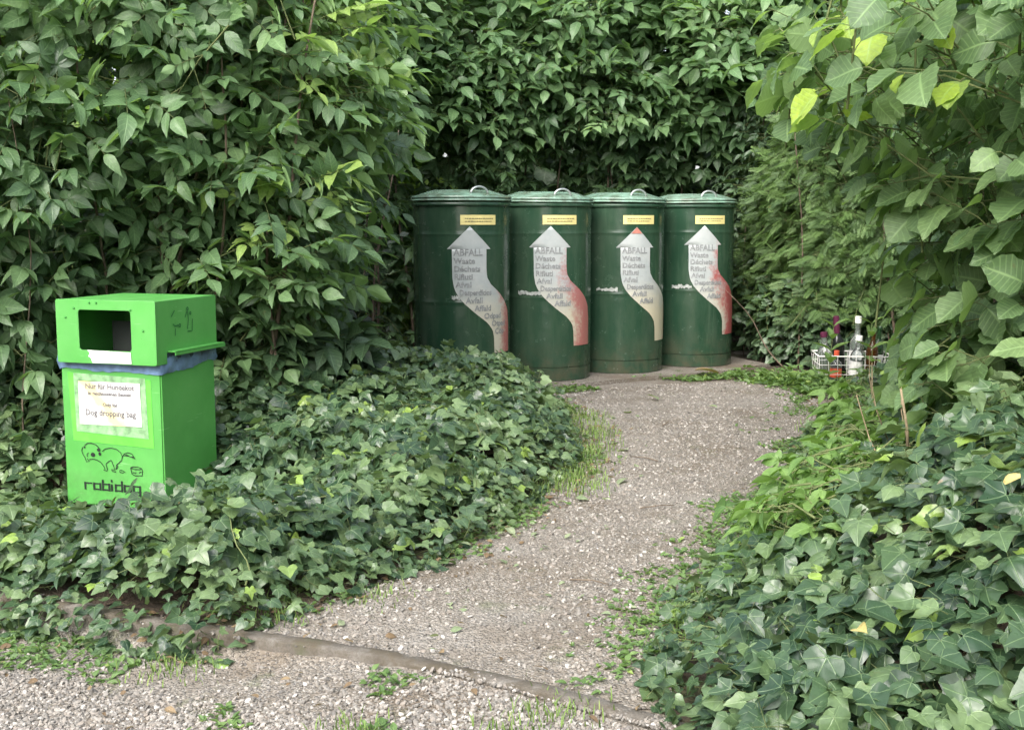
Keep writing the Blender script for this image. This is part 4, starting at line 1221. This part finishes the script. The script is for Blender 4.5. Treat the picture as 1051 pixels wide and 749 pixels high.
    for cx, cy, rx, ry in ((270, 275, 18, 22), (318, 222, 14, 18), (325, 262, 11, 18), (540, 258, 14, 8), (585, 272, 10, 8), (205, 205, 8, 12)):
        V = [(X(cx), -hy - .0028, Zz(cy))] + [(X(cx + rx * math.cos(a)), -hy - .0028, Zz(cy + ry * math.sin(a))) for a in np.linspace(0, 2 * PI, 13)]
        acc.add(V, [(0, k + 1, k + 2) for k in range(12)])
    link('ink_spots', acc.mesh('ink_spots', False), ink, art)
    # square block letters along the foot
    gl = {'r': [[(0, 0), (0, 1), (1, 1)]], 'o': [[(0, 0), (0, 1), (1, 1), (1, 0), (0, 0)]], 'b': [[(0, 1.6), (0, 0), (1, 0), (1, 1), (0, 1)]],
          'i': [[(0, 0), (0, .92)], [(0, 1.62), (0, 1.72)]], 'd': [[(1, 1.6), (1, 0), (0, 0), (0, 1), (1, 1)]], 'g': [[(1, 0), (0, 0), (0, 1), (1, 1), (1, -.55), (0, -.55)]]}
    lw, lh, gap, wd = .031, .024, .013, .009
    x = fx(.20); acc = Acc(); zb = .072
    for ch in 'robidog':
        for ln in gl[ch]:
            for (a, b), (c_, d) in zip(ln[:-1], ln[1:]):
                x0, x1 = sorted((x + a * lw, x + c_ * lw)); z0_, z1_ = sorted((zb + b * lh, zb + d * lh))
                x0 -= wd / 2; x1 += wd / 2; z0_ -= wd / 2; z1_ += wd / 2
                if x1 - x0 > wd * 1.01: z0_, z1_ = (z0_ + .0015, z1_ - .0015); 
                dy = .0025 if x1 - x0 > wd * 1.01 else .0029
                acc.add([(x0, -hy - dy, z0_), (x1, -hy - dy, z0_), (x1, -hy - dy, z1_), (x0, -hy - dy, z1_)], [(0, 1, 2), (0, 2, 3)])
        x += (0 if ch == 'i' else lw) + gap + (.006 if ch == 'i' else 0)
    link('lettering', acc.mesh('lettering', False), ink, root)
make_dogbin()

# ------------------------------------------------------------------ bottle basket
CR = (2.56, 8.75)
def glass(name, c, tr=.75, rough=.06):
    m, nt, N, L = new_mat(name); g = G(nt)
    p = g.n('ShaderNodeBsdfPrincipled'); o = g.n('ShaderNodeOutputMaterial'); g.l(p.outputs[0], o.inputs[0])
    g.l(g.ramp(g.noise(10, 3), [(.3, tuple(x * .8 for x in c)), (.7, c)]), p.inputs['Base Color'])
    p.inputs['Roughness'].default_value = rough; p.inputs['Transmission Weight'].default_value = tr; p.inputs['IOR'].default_value = 1.45
    return m
def make_basket():
    root = empty('wire_basket', (CR[0], CR[1], .03), math.radians(-6)); root.scale = (1.15, 1.15, 1.3); tag(root, 'white wire basket full of empty bottles at the end of the path', 'basket')
    wm = simple('white_wire', (.72, .70, .66), .4, var=.1)
    w, d, h = .235, .16, .165
    a = Acc(); cs = [(-w, -d), (w, -d), (w, d), (-w, d)]
    loop = [(x, y, h) for x, y in cs]; loop.append(loop[0])
    for q, r_ in zip(loop[:-1], loop[1:]): tube(a, [q, r_], .0042, 6)
    link('rim', a.mesh('rim'), wm, root)
    a = Acc()
    for k in range(9):
        x = -w + 2 * w * k / 8
        tube(a, [(x, -d, h), (x * .92, -d * .9, .0)], .0015, 4); tube(a, [(x, d, h), (x * .92, d * .9, .0)], .0015, 4)
    for k in range(1, 4):
        y = -d + 2 * d * k / 4
        tube(a, [(-w, y, h), (-w * .92, y * .9, 0)], .0015, 4); tube(a, [(w, y, h), (w * .92, y * .9, 0)], .0015, 4)
    for z in (.006, .06, .115):
        f = .92 + .08 * z / h
        l = [(x * f, y * f, z) for x, y in cs]; l.append(l[0])
        for q, r_ in zip(l[:-1], l[1:]): tube(a, [q, r_], .0015, 4)
    link('wire_mesh', a.mesh('wire_mesh'), wm, root)
make_basket()
def bottle(name, label, dx, dy, hgt, rad, mat, cap, capm, lean, lab=None, neck=.33):
    root = empty(name, (CR[0] + dx * 1.15, CR[1] + dy * 1.15, .05)); root.rotation_euler = lean; root.scale = (1.3, 1.3, 1.42)
    tag(root, label, 'bottle', 'bottles in the wire basket')
    nr = rad * .36; sh = hgt * (1 - neck)
    pr = [(0, .003), (rad * .9, .0), (rad, .008), (rad, sh * .86), (rad * .93, sh * .93), (rad * .66, sh * 1.02), (nr * 1.1, sh * 1.12), (nr, sh * 1.2), (nr, hgt - .02), (nr * 1.18, hgt - .018), (nr * 1.18, hgt - .006), (nr, hgt), (0, hgt)]
    link('glass', lathe(pr, 28, 'bottle'), mat, root)
    if cap: link('cap', lathe([(0, hgt + .006), (nr * 1.22, hgt + .005), (nr * 1.28, hgt), (nr * 1.28, hgt - cap), (nr * 1.05, hgt - cap)], 20, 'cap'), capm, root)
    if lab: link('label_band', lathe([(rad + .0015, sh * .25), (rad + .0015, sh * .7)], 28, 'label_band'), lab, root)
brown = glass('brown_glass', (.16, .06, .012)); green = glass('green_glass', (.03, .08, .03), .5); clear = glass('clear_glass', (.85, .92, .9), .9); dark = glass('dark_glass', (.012, .015, .012), .1)
white_lab = simple('white_label', (.7, .7, .68), .6); purple = simple('purple_foil', (.10, .02, .05), .35, .3); whitecap = simple('white_cap', (.75, .75, .7), .4); red_lab = simple('red_label', (.6, .09, .04), .5)
bottle('wine_bottle', 'dark wine bottle with a purple foil neck in the basket', -.07, .02, .335, .038, dark, .085, purple, (.05, -.10, 0))
bottle('glass_bottle', 'tall clear bottle with a white screw cap in the middle of the basket', .03, .03, .33, .040, clear, .03, whitecap, (.02, .03, 0), white_lab)
bottle('beer_bottle', 'brown beer bottle without cap on the right of the basket', .115, -.02, .27, .034, brown, 0, whitecap, (0, .06, 0))
bottle('glass_bottle', 'squat clear bottle at the left end of the basket', -.15, .03, .25, .045, clear, .02, purple, (.08, -.12, 0))
bottle('beer_bottle', 'slim green bottle with a white label at the front right of the basket', .165, .06, .28, .034, green, .0, whitecap, (0, .1, 0), white_lab)
bottle('glass_bottle', 'small clear bottle with a red label at the front left of the basket', -.13, -.09, .16, .033, clear, .02, red_lab, (.1, .0, 0), red_lab)
bottle('glass_bottle', 'clear bottle with a pale label leaning at the front centre of the basket', -.01, -.08, .24, .036, clear, .02, whitecap, (.12, .08, 0), white_lab)

# nettle-like plants by the basket
def small_plant(name, label, x, y, h, n, L, temps, mat, lean=(0, 0), seedl=0, cat='plant', group=None, z=0):
    root = empty(name, (x, y, z)); tag(root, label, cat, group)
    st = Acc(); fo = Acc(); rs = np.random.default_rng(seedl)
    P = []; D = []; N_ = []; S = []; A = []
    pts = [np.array([lean[0] * (k / 6) ** 1.5, lean[1] * (k / 6) ** 1.5, h * k / 6 - .02]) for k in range(7)]
    tube(st, pts, np.linspace(.004, .002, 7), 5)
    for k in range(n):
        t = .3 + .7 * k / max(1, n - 1); a = k * PI / 2 * 1.02 + rs.normal(0, .3)
        for s in (0, PI):
            b = np.array([lean[0] * t ** 1.5, lean[1] * t ** 1.5, h * t - .02])
            P.append(b); D.append((math.cos(a + s), math.sin(a + s), .25 + .5 * t)); N_.append((-.3 * math.cos(a + s), -.3 * math.sin(a + s), 1)); S.append(L * (1.1 - .45 * t) * rs.uniform(.85, 1.15)); A.append(rs.uniform(.4, .95))
    place(fo, temps, np.array(P), np.array(D), np.array(N_), np.array(S), np.array(A))
    link('stem', st.mesh('stem'), M['stem_green'], root); link('leaves', fo.mesh('leaves'), mat, root)
    return root
small_plant('leafy_plant', 'upright plant with narrow pale leaves just left of the bottles', 2.30, 8.42, .50, 5, .20, NAR, M['weed'], (.02, -.02), 3)
small_plant('leafy_plant', 'upright plant with narrow leaves rising above the right of the basket', 2.62, 8.42, .52, 5, .20, NAR, M['weed'], (-.02, 0), 5)

# ------------------------------------------------------------------ low weeds and grass along the edges (uncountable)
def weeds(name, label, P, size, mat, temps=OV, fan=5):
    n = len(P); acc = Acc(); pp = []; dd = []; nn = []; ss = []; aa = []
    for k in range(fan):
        a = R.uniform(0, 6.28, n); e = R.uniform(.05, .9, n)
        pp.append(P + np.column_stack([np.cos(a), np.sin(a), e * .6]) * size * .25 * R.random((n, 1)) * 2); dd.append(np.column_stack([np.cos(a), np.sin(a), e])); nn.append(UP + R.normal(0, .3, (n, 3)))
        ss.append(size * R.uniform(.4, 1.2, n)); aa.append(np.clip(.5 + .25 * R.normal(size=n), 0, 1))
    place(acc, temps, np.concatenate(pp), np.concatenate(dd), np.concatenate(nn), np.concatenate(ss), np.concatenate(aa))
    o = link(name, acc.mesh(name), mat); tag(o, label, kind='stuff'); return o
def along(poly, n, w):
    s = R.random(n); xy, o2, _ = poly_at(poly, s); xy = xy + o2 * R.normal(0, w, (n, 1)) + R.normal(0, w * .5, (n, 2))
    return xy
def clump(p, seed, th, f=2.2):
    q = np.column_stack([p, np.zeros(len(p))]); return p[noise(q, seed, f) > th]
def onground(p, dz=.004): return np.column_stack([p, ground_h(p) + dz])
# foreground weeds before the kerb, left
p = np.column_stack([R.uniform(-1.9, .3, 2600), R.uniform(2.6, 3.8, 2600)]); ks = kerb_side(p)
p = p[(ks < -.07) & (ks > -.75)]; p = clump(p, 101, .25, 2.4)[:900]
weeds('weeds', 'tiny weeds growing in the gravel before the kerb', onground(p, .002), .028, M['weed'], OV, 4)
# along the path's left edge and right edge
p = np.concatenate([along(PATHL - [.04, 0], 1000, .07), along(PATHR + [-.04, 0], 2600, .11)]); p = p[kerb_side(p) > .05]; p = clump(p, 103, -.05, 2.0)
weeds('weeds', 'small weeds along both edges of the gravel path', onground(p, .012), .027, M['weed'], OV, 4)
# ground plants in front of the ivy at the end of the path
p = np.column_stack([R.uniform(1.5, 2.9, 700), R.uniform(8.0, 9.2, 700)]); p = p[(p[:, 0] > 1.66 + .35 * (9.2 - p[:, 1]) + .12 * noise(np.column_stack([p, np.zeros(len(p))]), 121, 2.5))]
weeds('weeds', 'low bright weeds around the wire basket', onground(p, .01) + np.column_stack([np.zeros((len(p), 2)), .10 * R.random(len(p)) ** 2 * (noise(np.column_stack([p, np.zeros(len(p))]), 120, 2.5) > -.2)]), .065, M['weed'], ELD, 5)
def grass(name, label, P, h):
    n = len(P); a = R.uniform(0, 6.28, n); ln = R.uniform(.15, .7, n)
    acc = Acc(); H = h * R.uniform(.4, 1.2, n)
    V = []; 
    sd = np.column_stack([-np.sin(a), np.cos(a), np.zeros(n)]) * .0022
    dr = np.column_stack([np.cos(a), np.sin(a), np.zeros(n)])
    rows = []
    for t, wv in ((0, 1), (.4, .9), (.75, .6), (1, .05)):
        c = P + UP * (H * t * (1 - .25 * t * ln))[:, None] + dr * (H * ln * t * t)[:, None]
        rows += [c - sd * wv, c + sd * wv]
    W = np.stack(rows, 1); T = []
    for k in range(3): T += [(2 * k, 2 * k + 1, 2 * k + 3), (2 * k, 2 * k + 3, 2 * k + 2)]
    acc.add(W.reshape(-1, 3), (np.array(T)[None] + (np.arange(n) * 8)[:, None, None]).reshape(-1, 3), None, np.repeat(np.clip(.5 + .25 * R.normal(size=n), 0, 1), 8))
    o = link(name, acc.mesh(name), M['grass']); tag(o, label, kind='stuff')
c = np.array([(.34, 5.75), (.42, 6.2), (.48, 6.7), (.44, 7.2), (.30, 5.4)])
p = np.concatenate([k + R.normal(0, .085, (300, 2)) * [1, 1.8] for k in c]); p = p[p[:, 0] < .62]
grass('grass', 'bright grass tuft at the edge of the ivy beside the path', onground(p), .055)
p = np.concatenate([along(PATHL - [.05, 0], 500, .05), along(PATHR + [.02, 0], 700, .05)]); p = clump(p[kerb_side(p) > .05], 105, .2)
grass('grass', 'thin grass along the path edges', onground(p), .08)
p = np.concatenate([np.array(c_) + R.normal(0, .06, (110, 2)) for c_ in ((-.72, 3.55), (-.45, 3.72), (.12, 2.86), (-1.0, 3.3), (.0, 2.72), (-.4, 2.72))])
grass('grass', 'short grass tufts beside the kerb', onground(p), .036)
# moss and weeds before the drums
p = np.column_stack([R.uniform(.1, 1.9, 2200), R.uniform(8.1, 9.6, 2200)]); p = clump(p[(np.abs(p[:, 1] - (8.36 + (p[:, 0] - .1) * .62)) < .20)], 131, -.05, 1.9)
weeds('weeds', 'mossy weeds along the front of the slab under the drums', onground(p, .01), .04, M['weed'], OV, 4)

p = np.concatenate([along(PATHL + [.02, 0], 420, .08), along(PATHR - [.02, 0], 200, .08), np.column_stack([R.uniform(-1.6, .6, 70), R.uniform(2.8, 3.7, 70)])])
LITTER = True
# ------------------------------------------------------------------ single loose things
def flat_leaf(name, label, loc, L, temps, mat, rz, tilt=.1, group=None, rnd=.9, cat='leaf'):
    acc = Acc()
    place(acc, [temps[R.integers(0, len(temps))]], np.zeros((1, 3)), np.array([[math.cos(rz), math.sin(rz), R.normal(0, tilt)]]), np.array([[R.normal(0, tilt), R.normal(0, tilt), 1]]), np.array([L]), np.array([rnd]))
    o = link(name, acc.mesh(name), mat, None, loc); tag(o, label, cat, group); return o
M['deadleaf'] = leaf_mat('dry_leaf', (.10, .065, .035), (.17, .115, .062), (.25, .185, .105), rough=.7, vein=.25, transl=.2)
M['yellowleaf'] = leaf_mat('yellow_leaf', (.55, .42, .08), (.62, .50, .14), (.7, .58, .25), rough=.55, vein=.1, transl=.3)
M['paleleaf'] = leaf_mat('wilted_leaf', (.13, .18, .09), (.19, .24, .13), (.26, .30, .18), rough=.6, vein=.25, transl=.2)
def litter(name, label, P, L, mat):
    n = len(P); acc = Acc(); a = R.uniform(0, 6.28, n)
    place(acc, ELD, P, np.column_stack([np.cos(a), np.sin(a), R.normal(0, .25, n)]), np.column_stack([R.normal(0, .5, (n, 2)), np.ones(n)]), L * R.uniform(.4, 1.2, n), R.uniform(0, .9, n))
    o = link(name, acc.mesh(name), mat); tag(o, label, kind='stuff')
litter('leaf_litter', 'brown crumbled leaf litter along the path edges', onground(p, .016), .035, M['deadleaf'])
p = np.concatenate([along(PATHL + [.10, 0], 130, .12), np.column_stack([R.uniform(-.3, .6, 40), R.uniform(3.2, 5, 40)])])
litter('leaf_litter', 'small wilted green leaf scraps on the path', onground(p, .018), .04, M['paleleaf'])
k = 0
for x, y in [(-.16, 4.72), (.03, 4.85), (-.25, 4.45), (.05, 5.2), (.28, 5.05), (-.02, 4.55), (.52, 6.35), (.62, 6.15), (-.32, 4.25), (.55, 5.5), (-.05, 4.1), (.75, 7.4), (1.0, 7.9), (1.35, 7.6)]:
    z = ground_h(np.array([[x, y]]))[0] + .028
    flat_leaf('fallen_leaf', 'wilted pale green leaf lying on the gravel path', (x, y, z), R.uniform(.06, .11), OV, M['paleleaf'], R.uniform(0, 6.28), .2, 'wilted leaves on the path', R.uniform(.2, .9))
flat_leaf('dry_leaf', 'large dry tan leaf lying on the slab before the last drum', (1.45, 9.2, .06), .22, OV, M['deadleaf'], .2, .15)
def on_ivy(x, y): return (x, y, float(ground_h(np.array([[x, y]]))[0] + mound_r(np.array([[x, y]]))[0]) + .055)
flat_leaf('yellow_leaf', 'bright yellow leaf caught on the ivy right of the path', on_ivy(.80, 2.62), .075, OV, M['yellowleaf'], -1.6, .4, rnd=.8)
flat_leaf('yellow_leaf', 'pale yellow leaf on the ivy below the hazel at the right edge', on_ivy(1.22, 2.85), .065, OV, M['yellowleaf'], -1.2, .5, rnd=.8)
def twig(name, label, pts, r0, mat, cat='twig', group=None):
    p = np.array(pts, float); off = p[0].copy(); acc = Acc(); tube(acc, p - off, np.linspace(r0, r0 * .6, len(p)), 6)
    o = link(name, acc.mesh(name), mat, None, off); tag(o, label, cat, group); return o
twig('cut_stem', 'dry cut stem standing upright in the ivy below the hazel', [(1.33, 3.85, .40), (1.31, 3.82, .56), (1.27, 3.78, .70)], .006, M['stem_dry'], 'stem')
twig('cut_stem', 'short dry cut stem beside the taller one in the ivy', [(1.42, 3.9, .42), (1.43, 3.9, .52), (1.435, 3.89, .60)], .005, M['stem_dry'], 'stem')
for (x, y, a, l) in [(.55, 4.9, .3, .16), (.9, 6.9, 1.2, .2), (.2, 3.9, -.4, .14), (.75, 5.9, 2.4, .18)]:
    z = ground_h(np.array([[x, y]]))[0] + .022
    twig('dry_twig', 'thin dry twig lying on the gravel path', [(x, y, z), (x + l * .5 * math.cos(a) + .01, y + l * .5 * math.sin(a), z + .006), (x + l * math.cos(a), y + l * math.sin(a), z)], .003, M['bark'], 'twig', 'dry twigs on the path')

# ------------------------------------------------------------------ camera, light, world
cam = bpy.data.cameras.new('camera'); co = bpy.data.objects.new('camera', cam); COL.objects.link(co)
cam.sensor_width = 36; cam.lens = 36 * 1200 / 1051; cam.clip_end = 1000; cam.clip_start = .05
co.location = (0, 0, 1.25); co.rotation_euler = (math.radians(90 - 7.1), 0, 0)
scene.camera = co

EL, AZ = math.radians(44), math.radians(-155)     # azimuth from +Y, clockwise: sun behind and to the left of the camera
w = bpy.data.worlds.new('World'); scene.world = w; w.use_nodes = True
nt = w.node_tree; g = G(nt)
for n in list(nt.nodes): nt.nodes.remove(n)
sky = g.n('ShaderNodeTexSky', sky_type='NISHITA'); sky.sun_disc = False; sky.sun_elevation = EL; sky.sun_rotation = AZ
sky.air_density = 1.0; sky.dust_density = 4.0; sky.ozone_density = 1.0
hs = g.n('ShaderNodeHueSaturation'); hs.inputs['Saturation'].default_value = .50; g.l(sky.outputs[0], hs.inputs['Color'])
bg = g.n('ShaderNodeBackground'); g.l(hs.outputs[0], bg.inputs['Color']); bg.inputs['Strength'].default_value = .15
wo = g.n('ShaderNodeOutputWorld'); g.l(bg.outputs[0], wo.inputs[0])
sl = bpy.data.lights.new('sun', 'SUN'); sl.energy = 1.05; sl.angle = math.radians(55); sl.color = (1, .97, .93)
so = bpy.data.objects.new('sun', sl); COL.objects.link(so)
d = Vector((math.sin(AZ) * math.cos(EL), math.cos(AZ) * math.cos(EL), math.sin(EL)))
so.rotation_euler = d.to_track_quat('Z', 'Y').to_euler(); so.location = d * 20

vs = scene.view_settings; vs.view_transform = 'Standard'; vs.look = 'None'; vs.exposure = 1.78; vs.gamma = 1
scene.cycles.use_denoising = True
scene.cycles.max_bounces = 8; scene.cycles.diffuse_bounces = 4; scene.cycles.glossy_bounces = 3; scene.cycles.transmission_bounces = 6
scene.cycles.transparent_max_bounces = 8; scene.cycles.caustics_reflective = False; scene.cycles.caustics_refractive = False
